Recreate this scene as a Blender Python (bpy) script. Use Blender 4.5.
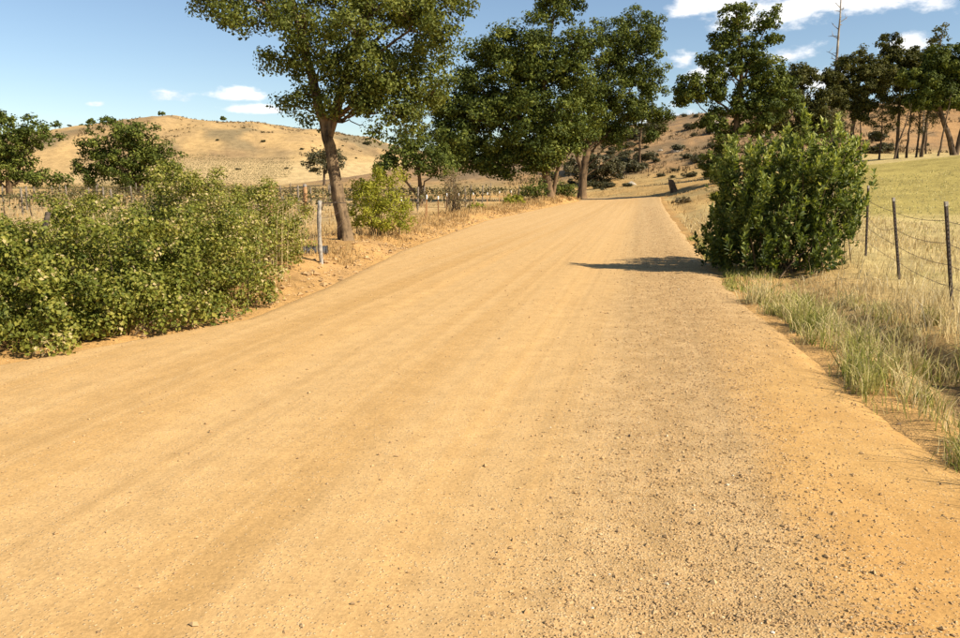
import bpy, math
import numpy as np
from math import radians, sin, cos, pi

# ------------------------------------------------------------------ scene, camera, sky, sun
for o in list(bpy.data.objects):
    bpy.data.objects.remove(o)
scene = bpy.context.scene
COL = scene.collection

cam_d = bpy.data.cameras.new('camera')
cam_d.sensor_width = 36.0
cam_d.lens = 30.0
cam_d.clip_start = 0.05
cam_d.clip_end = 20000
cam = bpy.data.objects.new('camera', cam_d)
COL.objects.link(cam)
cam.location = (0, 0, 1.7)
cam.rotation_euler = (radians(90 - 9.51), 0, 0)
scene.camera = cam
scene.render.resolution_x = 1024
scene.render.resolution_y = 681
scene.cycles.max_bounces = 5
scene.cycles.diffuse_bounces = 3
scene.cycles.transmission_bounces = 3
scene.cycles.glossy_bounces = 2

SUN_EL = radians(39)
SUN_AZ = radians(116)          # from +Y (view) clockwise towards +X
SUN_DIR = (sin(SUN_AZ) * cos(SUN_EL), cos(SUN_AZ) * cos(SUN_EL), sin(SUN_EL))
sun_d = bpy.data.lights.new('sun', 'SUN')
sun_d.energy = 5.0
sun_d.angle = radians(0.53)
sun_d.color = (1.0, 0.89, 0.72)
sun = bpy.data.objects.new('sun', sun_d)
COL.objects.link(sun)
sun.location = (30, -30, 40)
sun.rotation_euler = (pi / 2 - SUN_EL, 0, pi - SUN_AZ)

vs = scene.view_settings
vs.view_transform = 'Standard'
vs.look = 'None'
vs.exposure = 0.8
vs.gamma = 1.0
vs.use_curve_mapping = False

world = bpy.data.worlds.new('World')
scene.world = world
world.use_nodes = True
SKY_STRENGTH = 0.076


class NT:
    """small helper round a node tree"""
    def __init__(self, tree):
        self.t = tree
        tree.nodes.clear()

    def n(self, typ, props=None, **ins):
        nd = self.t.nodes.new(typ)
        for k, v in (props or {}).items():
            setattr(nd, k, v)
        for k, v in ins.items():
            key = int(k[1:]) if k[0] == 'i' and k[1:].isdigit() else k.replace('_', ' ')
            self.set(nd, key, v)
        return nd

    def set(self, nd, key, v):
        s = nd.inputs[key]
        if hasattr(v, 'bl_idname') and hasattr(v, 'outputs'):
            self.t.links.new(v.outputs[0], s)
        elif isinstance(v, bpy.types.NodeSocket):
            self.t.links.new(v, s)
        else:
            s.default_value = v

    def math(self, op, a, b=0.0, c=0.0, clamp=False):
        nd = self.n('ShaderNodeMath', {'operation': op, 'use_clamp': clamp})
        self.set(nd, 0, a)
        self.set(nd, 1, b)
        self.set(nd, 2, c)
        return nd

    def ss(self, v, a, b, lo=0.0, hi=1.0):
        nd = self.n('ShaderNodeMapRange', {'interpolation_type': 'SMOOTHSTEP'})
        self.set(nd, 0, v)
        for i, q in enumerate((a, b, lo, hi)):
            self.set(nd, i + 1, q)
        return nd

    def mix(self, f, a, b, mode='MIX'):
        nd = self.n('ShaderNodeMix', {'data_type': 'RGBA', 'blend_type': mode})
        self.set(nd, 0, f)
        for key, q in ((6, a), (7, b)):
            if isinstance(q, tuple) and len(q) == 3:
                q = q + (1,)
            self.set(nd, key, q)
        return nd.outputs[2]

    def noise(self, vec, scale, detail=4, rough=0.55):
        nd = self.n('ShaderNodeTexNoise')
        if vec is not None:
            self.set(nd, 'Vector', vec)
        nd.inputs['Scale'].default_value = scale
        nd.inputs['Detail'].default_value = detail
        nd.inputs['Roughness'].default_value = rough
        return nd.outputs[0]


# sky with fair-weather cumulus
w = NT(world.node_tree)
sky = w.n('ShaderNodeTexSky', {'sky_type': 'NISHITA', 'sun_disc': False, 'sun_elevation': SUN_EL,
                               'sun_rotation': SUN_AZ, 'altitude': 300.0, 'air_density': 1.0,
                               'dust_density': 0.15, 'ozone_density': 1.8})
tc = w.n('ShaderNodeTexCoord')
sep = w.n('ShaderNodeSeparateXYZ', i0=tc.outputs['Generated'])
az = w.math('ARCTAN2', sep.outputs[0], sep.outputs[1])
el = w.math('ARCSINE', sep.outputs[2])
stretch = w.n('ShaderNodeVectorMath', {'operation': 'MULTIPLY'}, i0=tc.outputs['Generated'], i1=(1, 1, 2.1))
nz = w.noise(stretch.outputs[0], 13.0, 8, 0.6)
nz_big = w.noise(stretch.outputs[0], 2.1, 3, 0.5)
# cloud banks: azimuth, elevation, half widths (degrees)
CLOUDS = [(18.6, 10.9, 4.6, 2.1), (22.5, 11.6, 4.0, 1.7), (26.2, 11.4, 4.6, 2.1), (14.6, 11.4, 2.6, 1.0), (27.4, 8.4, 1.7, 0.8),
          (20.8, 8.3, 2.6, 1.0), (13.2, 8.0, 1.6, 0.7), (23, 6.4, 2.6, 1.2), (14.0, 4.3, 2.0, 1.0), (15.6, 7.2, 1.6, .8),
          (-20.5, 5.6, 1.7, 0.50), (-16.3, 5.9, 2.0, 0.55), (-15.0, 5.0, 2.4, .35), (-25.0, 5.0, .7, .25),
          (42, 12.0, 6.0, 2.0), (58, 9.0, 7.0, 2.2), (-48, 8.0, 5.0, 1.2), (-75, 14.0, 7.0, 2.2),
          (100, 12, 8, 2.5), (140, 10, 9, 2.2), (-120, 11, 9, 2.5), (-160, 9, 8, 2.2), (20, 30, 9, 4), (-60, 40, 9, 5)]
best = None
for a_, e_, ra, re in CLOUDS:
    dx = w.math('DIVIDE', w.math('SUBTRACT', az, radians(a_)), radians(ra))
    dy = w.math('DIVIDE', w.math('SUBTRACT', el, radians(e_)), radians(re))
    # flatter undersides
    dy2 = w.math('MULTIPLY', w.math('MINIMUM', dy, 0.0), 1.5)
    dyy = w.math('ADD', w.math('MAXIMUM', dy, 0.0), dy2)
    r2 = w.math('ADD', w.math('MULTIPLY', dx, dx), w.math('MULTIPLY', dyy, dyy))
    v = w.math('SUBTRACT', 1.0, w.math('SQRT', r2))
    best = v if best is None else w.math('MAXIMUM', best, v)
dens = w.math('ADD', w.math('MAXIMUM', w.math('MINIMUM', best, 0.55), -1.5), w.math('MULTIPLY', w.math('SUBTRACT', nz, 0.5), 4.6))
cl = w.ss(dens, -0.05, 0.75)
shade = w.ss(w.math('ADD', nz, w.math('MULTIPLY', dens, 0.12)), 0.38, 0.72)
cloud_col = w.mix(shade, (6.6, 7.1, 7.9), (9.6, 9.5, 9.3))
sky_out = w.mix(w.math('MULTIPLY', cl, 0.93), sky.outputs[0], cloud_col)
bg = w.n('ShaderNodeBackground', Color=sky_out, Strength=SKY_STRENGTH)
w.n('ShaderNodeOutputWorld', Surface=bg.outputs[0])

# ------------------------------------------------------------------ helpers
rng = np.random.default_rng(7)


def vnoise(x, y, seed=0):
    xi = np.floor(x).astype(np.int64)
    yi = np.floor(y).astype(np.int64)
    fx = x - xi
    fy = y - yi
    fx = fx * fx * fx * (fx * (fx * 6 - 15) + 10)
    fy = fy * fy * fy * (fy * (fy * 6 - 15) + 10)

    def hh(a, b):
        h = (a * 374761393 + b * 668265263 + seed * 144269504) & 0xffffffff
        h = ((h ^ (h >> 13)) * 1274126177) & 0xffffffff
        h = ((h ^ (h >> 16)) * 2246822519) & 0xffffffff
        return (h ^ (h >> 15)) / 4294967296.0
    a = hh(xi, yi); b = hh(xi + 1, yi); c = hh(xi, yi + 1); d = hh(xi + 1, yi + 1)
    return (a + (b - a) * fx) + ((c + (d - c) * fx) - (a + (b - a) * fx)) * fy


def fbm(x, y, scale=1.0, octv=4, seed=0, rough=0.5):
    s = np.zeros_like(x, dtype=float)
    amp = 1.0
    tot = 0.0
    f = scale
    for i in range(octv):
        s += amp * (vnoise(x * f + 17.3 * i, y * f - 9.1 * i, seed + i) - 0.5)
        tot += amp
        amp *= rough
        f *= 2.03
    return s / tot * 2.0          # about -1..1


def sst(v, a, b):
    t = np.clip((v - a) / (b - a), 0, 1)
    return t * t * (3 - 2 * t)


def norm(v):
    return v / np.maximum(np.linalg.norm(v, axis=-1, keepdims=True), 1e-9)


def mesh_obj(name, verts, faces, mat, parent=None, loc=None, smooth=False, attrs=None, cols=None):
    """verts (N,3); faces: (M,3)/(M,4) array or list of such arrays"""
    me = bpy.data.meshes.new(name)
    verts = np.asarray(verts, dtype=np.float32)
    if not isinstance(faces, list):
        faces = [faces]
    faces = [np.asarray(f, dtype=np.int32) for f in faces if len(f)]
    me.vertices.add(len(verts))
    me.vertices.foreach_set('co', verts.ravel())
    li = np.concatenate([f.ravel() for f in faces])
    tot = np.concatenate([np.full(len(f), f.shape[1], dtype=np.int32) for f in faces])
    st = np.concatenate([[0], np.cumsum(tot)[:-1]]).astype(np.int32)
    me.loops.add(len(li))
    me.loops.foreach_set('vertex_index', li)
    me.polygons.add(len(tot))
    me.polygons.foreach_set('loop_start', st)
    me.polygons.foreach_set('use_smooth', np.full(len(tot), smooth, dtype=bool))
    me.update(calc_edges=True)
    for k, v in (attrs or {}).items():
        a = me.attributes.new(k, 'FLOAT', 'POINT')
        a.data.foreach_set('value', np.asarray(v, dtype=np.float32))
    for k, v in (cols or {}).items():
        a = me.attributes.new(k, 'FLOAT_COLOR', 'POINT')
        v = np.concatenate([v, np.ones((len(v), 1))], axis=1)
        a.data.foreach_set('color', v.astype(np.float32).ravel())
    me.materials.append(mat)
    me.validate()
    ob = bpy.data.objects.new(name, me)
    COL.objects.link(ob)
    if parent is not None:
        ob.parent = parent
    if loc is not None:
        ob.location = loc
    return ob


def thing(name, label, cat, loc, group=None, rotz=0.0):
    o = bpy.data.objects.new(name, None)
    o.empty_display_size = 0.2
    COL.objects.link(o)
    o.location = loc
    o.rotation_euler = (0, 0, rotz)
    tag(o, label, cat, group)
    return o


def tag(o, label, cat, group=None, kind=None):
    o['label'] = label
    if cat:
        o['category'] = cat
    if group:
        o['group'] = group
    if kind:
        o['kind'] = kind
    return o


def dup(root, loc, rotz=0.0, scale=(1, 1, 1), label=None):
    r = root.copy()
    COL.objects.link(r)
    r.location = loc
    r.rotation_euler = (0, 0, rotz)
    r.scale = scale
    if label:
        r['label'] = label
    for ch in list(root.children):
        c = ch.copy()
        COL.objects.link(c)
        c.parent = r
    return r


class Tubes:
    def __init__(self):
        self.v = []
        self.f = []
        self.n = 0

    def add(self, pts, radii, sides=6, wob=0.0, rg=None, cap=True):
        pts = np.asarray(pts, dtype=float)
        k = len(pts)
        radii = np.broadcast_to(np.asarray(radii, dtype=float), (k,))
        tang = np.gradient(pts, axis=0)
        tang = norm(tang)
        ref = np.array([0.31, 0.95, 0.05]) if abs(tang[0][2]) > 0.6 else np.array([0.05, 0.1, 1.0])
        u = norm(np.cross(tang, ref))
        v = np.cross(tang, u)
        ang = np.linspace(0, 2 * pi, sides, endpoint=False)
        ring = (pts[:, None, :] + radii[:, None, None] *
                (np.cos(ang)[None, :, None] * u[:, None, :] + np.sin(ang)[None, :, None] * v[:, None, :]))
        if wob and rg is not None:
            prof = 1 + wob * rg.normal(size=(1, sides, 1)) + wob * 0.6 * rg.normal(size=(k, sides, 1))
            ring = pts[:, None, :] + (ring - pts[:, None, :]) * prof
        self.v.append(ring.reshape(-1, 3))
        i = np.arange(k - 1)[:, None] * sides + np.arange(sides)[None, :]
        j = np.arange(k - 1)[:, None] * sides + (np.arange(sides)[None, :] + 1) % sides
        q = np.stack([i, j, j + sides, i + sides], axis=-1).reshape(-1, 4) + self.n
        self.f.append(q)
        if cap:
            self.v.append(pts[-1:] + tang[-1:] * radii[-1] * 0.3)
            a = self.n + (k - 1) * sides + np.arange(sides)
            b = self.n + (k - 1) * sides + (np.arange(sides) + 1) % sides
            c = np.full(sides, self.n + k * sides)
            self.f.append(np.stack([a, b, c, c], axis=-1)[:, :3])
            self.n += 1
        self.n += k * sides

    def build(self, name, mat, parent=None, loc=None, smooth=True):
        v = np.concatenate(self.v)
        q = [f for f in self.f if f.shape[1] == 4]
        t = [f for f in self.f if f.shape[1] == 3]
        fs = []
        if q:
            fs.append(np.concatenate(q))
        if t:
            fs.append(np.concatenate(t))
        return mesh_obj(name, v, fs, mat, parent, loc, smooth)


def leaf_arrays(c, axis, nrm, L, W, fold=0.18):
    """folded two-triangle leaves"""
    axis = norm(axis)
    b = norm(np.cross(nrm, axis))
    n = np.cross(axis, b)
    L = L[:, None]
    W = W[:, None]
    p0 = c - axis * L * 0.5
    p2 = c + axis * L * 0.5 - n * W * fold * 0.6
    p1 = c + b * W * 0.5 + n * W * fold
    p3 = c - b * W * 0.5 + n * W * fold
    v = np.stack([p0, p1, p2, p3], axis=1).reshape(-1, 3)
    i = np.arange(len(c))[:, None] * 4
    f = np.concatenate([i + np.array([[0, 2, 1]]), i + np.array([[0, 3, 2]])], axis=1).reshape(-1, 3)
    return v, f


# ------------------------------------------------------------------ materials
def new_mat(name):
    m = bpy.data.materials.new(name)
    m.use_nodes = True
    return m, NT(m.node_tree)


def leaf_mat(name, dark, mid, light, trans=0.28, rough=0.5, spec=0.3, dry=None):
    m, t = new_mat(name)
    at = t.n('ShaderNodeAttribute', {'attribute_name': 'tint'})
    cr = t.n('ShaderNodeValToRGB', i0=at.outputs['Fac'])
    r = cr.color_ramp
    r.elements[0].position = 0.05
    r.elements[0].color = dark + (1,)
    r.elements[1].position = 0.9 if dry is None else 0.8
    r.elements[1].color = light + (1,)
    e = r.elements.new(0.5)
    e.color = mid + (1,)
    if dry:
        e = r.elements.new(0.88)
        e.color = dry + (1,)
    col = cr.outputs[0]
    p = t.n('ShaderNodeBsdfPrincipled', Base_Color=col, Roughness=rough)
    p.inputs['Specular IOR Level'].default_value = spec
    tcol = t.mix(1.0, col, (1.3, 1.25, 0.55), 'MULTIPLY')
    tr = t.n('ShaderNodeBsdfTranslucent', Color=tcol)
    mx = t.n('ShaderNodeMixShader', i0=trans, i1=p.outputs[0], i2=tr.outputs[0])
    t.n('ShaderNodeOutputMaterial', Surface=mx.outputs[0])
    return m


def bark_mat(name, c0, c1, scale=6.0, bump=0.6):
    m, t = new_mat(name)
    tc = t.n('ShaderNodeTexCoord')
    mp = t.n('ShaderNodeMapping', Vector=tc.outputs['Object'])
    mp.inputs['Scale'].default_value = (1, 1, 0.22)
    a = t.noise(mp.outputs[0], scale, 6, 0.65)
    b = t.noise(tc.outputs['Object'], scale * 0.4, 3, 0.5)
    f = t.ss(a, 0.36, 0.66)
    col = t.mix(f, c0, c1)
    col = t.mix(t.ss(b, 0.4, 0.75), col, tuple(q * 1.35 for q in c1))
    bp = t.n('ShaderNodeBump', Height=a, Strength=bump, Distance=0.05)
    p = t.n('ShaderNodeBsdfPrincipled', Base_Color=col, Roughness=0.95, Normal=bp.outputs[0])
    p.inputs['Specular IOR Level'].default_value = 0.1
    t.n('ShaderNodeOutputMaterial', Surface=p.outputs[0])
    return m


def plain_mat(name, c0, c1, scale=20.0, rough=0.8, metal=0.0, bump=0.2):
    m, t = new_mat(name)
    tc = t.n('ShaderNodeTexCoord')
    a = t.noise(tc.outputs['Object'], scale, 5, 0.6)
    col = t.mix(t.ss(a, 0.35, 0.65), c0, c1)
    bp = t.n('ShaderNodeBump', Height=a, Strength=bump, Distance=0.01)
    p = t.n('ShaderNodeBsdfPrincipled', Base_Color=col, Roughness=rough, Metallic=metal, Normal=bp.outputs[0])
    t.n('ShaderNodeOutputMaterial', Surface=p.outputs[0])
    return m


def blade_mat(name, stops, trans=0.3):
    m, t = new_mat(name)
    at = t.n('ShaderNodeAttribute', {'attribute_name': 'tint'})
    cr = t.n('ShaderNodeValToRGB', i0=at.outputs['Fac'])
    r = cr.color_ramp
    r.elements[0].position = stops[0][0]
    r.elements[0].color = stops[0][1] + (1,)
    r.elements[1].position = stops[-1][0]
    r.elements[1].color = stops[-1][1] + (1,)
    for p_, c_ in stops[1:-1]:
        e = r.elements.new(p_)
        e.color = c_ + (1,)
    d = t.n('ShaderNodeBsdfDiffuse', Color=cr.outputs[0])
    tr = t.n('ShaderNodeBsdfTranslucent', Color=cr.outputs[0])
    mx = t.n('ShaderNodeMixShader', i0=trans, i1=d.outputs[0], i2=tr.outputs[0])
    t.n('ShaderNodeOutputMaterial', Surface=mx.outputs[0])
    return m


def ground_mat():
    m, t = new_mat('ground_cover')
    at = t.n('ShaderNodeAttribute', {'attribute_name': 'cover'})
    geo = t.n('ShaderNodeNewGeometry')
    pos = geo.outputs['Position']
    n1 = t.noise(pos, 0.35, 5, 0.6)
    n2 = t.noise(pos, 3.2, 6, 0.65)
    n3 = t.noise(pos, 38.0, 4, 0.7)
    k = t.math('ADD', t.ss(n1, 0.3, 0.7, 0.84, 1.16), t.ss(n2, 0.28, 0.72, -0.2, 0.2))
    k = t.math('ADD', k, t.ss(n3, 0.3, 0.7, -0.2, 0.2))
    vm = t.n('ShaderNodeVectorMath', {'operation': 'SCALE'}, i0=at.outputs['Color'])
    t.set(vm, 'Scale', k)
    hsv = t.mix(t.ss(n2, 0.5, 0.75, 0, 0.16), vm.outputs[0], (0.24, 0.17, 0.09))
    hh = t.math('ADD', t.math('MULTIPLY', n2, 0.7), t.math('MULTIPLY', n3, 0.3))
    bp = t.n('ShaderNodeBump', Height=hh, Strength=0.8, Distance=0.08)
    p = t.n('ShaderNodeBsdfPrincipled', Base_Color=hsv, Roughness=1.0, Normal=bp.outputs[0])
    p.inputs['Specular IOR Level'].default_value = 0.05
    t.n('ShaderNodeOutputMaterial', Surface=p.outputs[0])
    return m


def road_mat():
    m, t = new_mat('packed_dirt_and_gravel')
    geo = t.n('ShaderNodeNewGeometry')
    pos = geo.outputs['Position']
    lat = t.n('ShaderNodeAttribute', {'attribute_name': 'lat'}).outputs['Fac']
    alo = t.n('ShaderNodeAttribute', {'attribute_name': 'along'}).outputs['Fac']
    # streaked coordinates: long along the road
    st = t.n('ShaderNodeCombineXYZ', i0=lat, i1=t.math('MULTIPLY', alo, 0.010))
    st2 = t.n('ShaderNodeCombineXYZ', i0=lat, i1=t.math('MULTIPLY', alo, 0.02))
    streak = t.noise(st.outputs[0], 3.0, 4, 0.6)
    streak_w = t.noise(st2.outputs[0], 0.85, 3, 0.5)
    patch = t.noise(pos, 0.5, 5, 0.6)
    mid = t.noise(pos, 4.0, 6, 0.68)
    fine = t.noise(pos, 55.0, 4, 0.7)
    wob = t.math('MULTIPLY', t.math('SUBTRACT', patch, 0.5), 0.9)
    latw = t.math('ADD', lat, wob)
    # tones
    base = t.mix(t.ss(streak_w, 0.35, 0.65), (0.445, 0.270, 0.103), (0.510, 0.322, 0.135))
    base = t.mix(t.ss(streak, 0.40, 0.62, 0, 0.65), base, (0.53, 0.345, 0.153))
    track = t.noise(t.n('ShaderNodeCombineXYZ', i0=lat, i1=t.math('MULTIPLY', alo, 0.004)).outputs[0], 8.0, 2, 0.5)
    base = t.mix(t.ss(track, 0.5, 0.68, 0, 0.28), base, (0.415, 0.258, 0.104))
    base = t.mix(t.ss(alo, 8.0, 45.0, 0, 0.35), base, (0.54, 0.362, 0.178))
    base = t.mix(t.ss(patch, 0.5, 0.75, 0, 0.25), base, (0.44, 0.255, 0.092))
    # gravelly band towards the right hand side, sandy shoulder beyond it
    gr = t.math('MULTIPLY', t.ss(latw, -0.75, 0.05), t.ss(latw, t.ss(alo, 4.0, 10.0, 1.0, 1.9), t.ss(alo, 4.0, 10.0, 0.55, 1.3)))
    grav = t.mix(t.ss(mid, 0.35, 0.65), (0.37, 0.245, 0.112), (0.47, 0.32, 0.155))
    base = t.mix(t.math('MULTIPLY', gr, 0.55), base, grav)
    sh = t.math('MULTIPLY', t.ss(latw, 0.55, 1.0), t.ss(alo, 12.0, 6.0))
    base = t.mix(t.math('MULTIPLY', sh, 0.9), base, t.mix(t.ss(patch, .35, .65), (0.45, 0.25, 0.08), (0.48, 0.29, 0.104)))
    # small stones set in the surface
    vor = t.n('ShaderNodeTexVoronoi', {'feature': 'F1'}, Vector=pos)
    vor.inputs['Scale'].default_value = 80.0
    vor.inputs['Randomness'].default_value = 1.0
    rnd = t.n('ShaderNodeSeparateColor', i0=vor.outputs['Color'])
    dens = t.math('ADD', t.math('MULTIPLY', gr, 0.62), t.ss(t.math('ADD', mid, t.math('MULTIPLY', streak, .5)), 0.55, 0.95, 0.05, 0.32))
    is_st = t.math('LESS_THAN', rnd.outputs[1], dens)
    blob = t.ss(vor.outputs['Distance'], 0.55, 0.25)
    stone = t.math('MULTIPLY', is_st, blob)
    scol = t.mix(rnd.outputs[0], (0.27, 0.175, 0.09), (0.62, 0.47, 0.28))
    col = t.mix(t.math('MULTIPLY', stone, 0.7), base, scol)
    k = t.math('ADD', t.ss(mid, 0.3, 0.7, 0.92, 1.08), t.ss(fine, 0.3, 0.7, -0.14, 0.14))
    vm = t.n('ShaderNodeVectorMath', {'operation': 'SCALE'}, i0=col)
    t.set(vm, 'Scale', k)
    hgt = t.math('ADD', t.math('MULTIPLY', stone, 0.35), t.math('MULTIPLY', fine, 0.3))
    hgt = t.math('ADD', hgt, t.math('MULTIPLY', mid, 0.9))
    hgt = t.math('ADD', hgt, t.math('MULTIPLY', streak, 0.5))
    hgt = t.math('ADD', hgt, t.math('MULTIPLY', track, -0.8))
    bp = t.n('ShaderNodeBump', Height=hgt, Strength=0.55, Distance=0.016)
    p = t.n('ShaderNodeBsdfPrincipled', Base_Color=vm.outputs[0], Roughness=1.0, Normal=bp.outputs[0])
    p.inputs['Specular IOR Level'].default_value = 0.06
    t.n('ShaderNodeOutputMaterial', Surface=p.outputs[0])
    return m


def pebble_mat():
    m, t = new_mat('pebble_stone')
    at = t.n('ShaderNodeAttribute', {'attribute_name': 'tint'})
    cr = t.n('ShaderNodeValToRGB', i0=at.outputs['Fac'])
    r = cr.color_ramp
    r.elements[0].color = (0.13, 0.09, 0.06, 1)
    r.elements[1].color = (0.78, 0.66, 0.5, 1)
    for p_, c_ in ((0.12, (0.24, 0.155, 0.08)), (0.5, (0.43, 0.275, 0.125)), (0.88, (0.55, 0.39, 0.21))):
        e = r.elements.new(p_)
        e.color = c_ + (1,)
    p = t.n('ShaderNodeBsdfPrincipled', Base_Color=cr.outputs[0], Roughness=0.9)
    p.inputs['Specular IOR Level'].default_value = 0.15
    t.n('ShaderNodeOutputMaterial', Surface=p.outputs[0])
    return m


M = {}
M['ground'] = ground_mat()
M['road'] = road_mat()
M['pebble'] = pebble_mat()
M['oak'] = leaf_mat('oak_leaf', (0.030, 0.044, 0.008), (0.088, 0.112, 0.018), (0.22, 0.24, 0.045), 0.18, 0.6, 0.15)
M['oak_near'] = leaf_mat('oak_leaf_near', (0.044, 0.060, 0.010), (0.105, 0.125, 0.020), (0.215, 0.23, 0.048), 0.26, 0.55, 0.2)
M['hillside'] = leaf_mat('hillside_oak_leaf', (0.042, 0.046, 0.012), (0.088, 0.090, 0.022), (0.16, 0.150, 0.045), 0.25, 0.6, 0.15)
M['bramble'] = leaf_mat('bramble_leaf', (0.058, 0.078, 0.011), (0.165, 0.178, 0.026), (0.34, 0.31, 0.065), 0.24, 0.55, 0.2,
                        dry=(0.48, 0.38, 0.19))
M['willow'] = leaf_mat('yellow_green_leaf', (0.15, 0.17, 0.018), (0.30, 0.30, 0.036), (0.46, 0.43, 0.065), 0.35, 0.6, 0.15)
M['laurel'] = leaf_mat('glossy_leaf', (0.058, 0.084, 0.016), (0.20, 0.245, 0.050), (0.50, 0.52, 0.18), 0.34, 0.5, 0.25)
M['scrub'] = leaf_mat('scrub_leaf', (0.045, 0.045, 0.018), (0.085, 0.080, 0.032), (0.15, 0.13, 0.06), 0.15)
M['vine'] = leaf_mat('vine_leaf', (0.06, 0.06, 0.022), (0.13, 0.115, 0.045), (0.24, 0.20, 0.08), 0.2)
M['twig'] = leaf_mat('dry_twig_leaf', (0.12, 0.085, 0.04), (0.20, 0.15, 0.07), (0.30, 0.24, 0.11), 0.15)
M['bark'] = bark_mat('oak_bark', (0.045, 0.032, 0.02), (0.20, 0.138, 0.078), 9.0, 1.0)
M['bark_far'] = bark_mat('far_oak_bark', (0.05, 0.034, 0.021), (0.17, 0.112, 0.062), 2.5)
M['bark_dark'] = bark_mat('dark_bark', (0.05, 0.036, 0.026), (0.13, 0.092, 0.06), 3.0)
M['dead'] = bark_mat('dead_wood', (0.16, 0.13, 0.10), (0.36, 0.31, 0.25), 3.0)
M['stem'] = bark_mat('shrub_stem', (0.07, 0.05, 0.03), (0.17, 0.12, 0.07), 25.0)
M['stump'] = bark_mat('charred_stump_wood', (0.06, 0.042, 0.027), (0.16, 0.105, 0.062), 6.0)
M['post_grey'] = bark_mat('weathered_post_wood', (0.19, 0.165, 0.135), (0.36, 0.33, 0.28), 30.0, 0.5)
M['post_row'] = bark_mat('vineyard_post_wood', (0.10, 0.08, 0.06), (0.21, 0.175, 0.135), 20.0, 0.5)
M['post_dark'] = bark_mat('dark_post_wood', (0.03, 0.024, 0.02), (0.09, 0.07, 0.052), 30.0, 0.5)
M['stake'] = plain_mat('rusty_stake', (0.30, 0.15, 0.06), (0.42, 0.24, 0.10), 25)
M['steel_dark'] = plain_mat('dark_painted_steel', (0.016, 0.013, 0.010), (0.06, 0.036, 0.022), 40, 0.7, 0.1)
M['tip'] = plain_mat('pale_paint', (0.16, 0.13, 0.10), (0.28, 0.25, 0.21), 30, 0.7)
M['white'] = plain_mat('white_plastic_tube', (0.66, 0.66, 0.64), (0.82, 0.82, 0.80), 10, 0.6)
M['wire'] = plain_mat('rusty_wire', (0.08, 0.055, 0.04), (0.16, 0.11, 0.08), 60, 0.7, 0.4)
M['pipe'] = plain_mat('galvanised_pipe', (0.09, 0.09, 0.088), (0.16, 0.158, 0.15), 15, 0.5, 0.6)
M['rock'] = plain_mat('pale_rock', (0.26, 0.215, 0.16), (0.44, 0.38, 0.29), 4, 0.95)
M['dry_blade'] = blade_mat('dry_grass_blade', [(0.0, (0.28, 0.20, 0.085)), (0.35, (0.50, 0.375, 0.17)), (0.75, (0.66, 0.53, 0.28)), (1.0, (0.74, 0.64, 0.42))])
M['green_blade'] = blade_mat('green_grass_blade', [(0.0, (0.10, 0.13, 0.025)), (0.4, (0.24, 0.26, 0.06)), (0.7, (0.40, 0.37, 0.11)), (1.0, (0.62, 0.52, 0.27))])
M['gold_blade'] = blade_mat('golden_grass_blade', [(0.0, (0.28, 0.17, 0.07)), (0.5, (0.44, 0.29, 0.12)), (1.0, (0.58, 0.43, 0.21))])

# ------------------------------------------------------------------ terrain
RA = radians(11.45)                       # heading of the straight part of the road
RD = np.array([sin(RA), cos(RA)])
# centre line: straight, then a bend to the left behind the big trees
_s = np.arange(-40, 220, 0.5)
_head = RA - np.clip((_s - 86) / 21.0, 0, 1.75)
_dx = np.sin(_head) * 0.5
_dy = np.cos(_head) * 0.5
_i0 = int(40 / 0.5)
CLX = np.cumsum(_dx)
CLY = np.cumsum(_dy)
CLX -= CLX[_i0]
CLY -= CLY[_i0]
EL_S = [-40, 0, 4.5, 6.6, 9.3, 12.8, 20, 38, 60, 76, 95, 220]
EL_W = [-8, -8, -7.0, -6.0, -5.0, -5.25, -6.25, -7.5, -7.3, -7.1, -6.6, -6.0]
ER_S = [-40, 0, 4, 6, 9, 14, 25, 76, 95, 220]
ER_W = [2.3, 2.3, 2.2, 1.92, 1.76, 1.55, 1.5, 1.7, 2.0, 2.0]


def road_sw(x, y):
    """distance along and lateral offset from the centre line"""
    shp = x.shape
    x = x.ravel()
    y = y.ravel()
    s = x * RD[0] + y * RD[1]
    wv = x * RD[1] - y * RD[0]
    far = (s > 75) & (s < 260) & (np.abs(wv) < 150)
    wv[s >= 260] += 80.0
    if far.any():
        k = np.arange(_i0 + 140, len(_s), 2)
        px = x[far]
        py = y[far]
        bs = np.zeros(len(px))
        bw = np.zeros(len(px))
        for c in range(0, len(px), 20000):
            qx = px[c:c + 20000, None] - CLX[None, k]
            qy = py[c:c + 20000, None] - CLY[None, k]
            j = np.argmin(qx * qx + qy * qy, axis=1)
            r = np.arange(len(j))
            hd = _head[k][j]
            ex = qx[r, j]
            ey = qy[r, j]
            bs[c:c + 20000] = _s[k][j] + ex * np.sin(hd) + ey * np.cos(hd)
            bw[c:c + 20000] = ex * np.cos(hd) - ey * np.sin(hd)
        s[far] = bs
        wv[far] = bw
    return s.reshape(shp), wv.reshape(shp)


LEFT_RIDGE = np.array([(-620, 330, 27, 190), (-420, 400, 29, 190), (-300, 440, 28, 190), (-236, 450, 32, 185), (-208, 452, 35, 180), (-174, 455, 41, 180), (-154, 452, 37, 180),
                       (-134, 450, 38.5, 180), (-101, 442, 33, 165), (-82, 436, 25, 155), (-60, 430, 15, 150), (-40, 420, 12.5, 150), (10, 420, 13, 165),
                       (60, 400, 14, 165)], float)
RIGHT_RIDGE = np.array([(8, 235, 8, 90), (22, 215, 9.5, 95), (40, 203, 13.0, 92), (51, 200, 15.2, 92), (62, 200, 16.6, 95), (90, 198, 17.4, 100),
                        (120, 192, 17.8, 100), (160, 180, 18.5, 100), (260, 120, 20, 100), (330, 30, 20, 90)], float)


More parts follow.
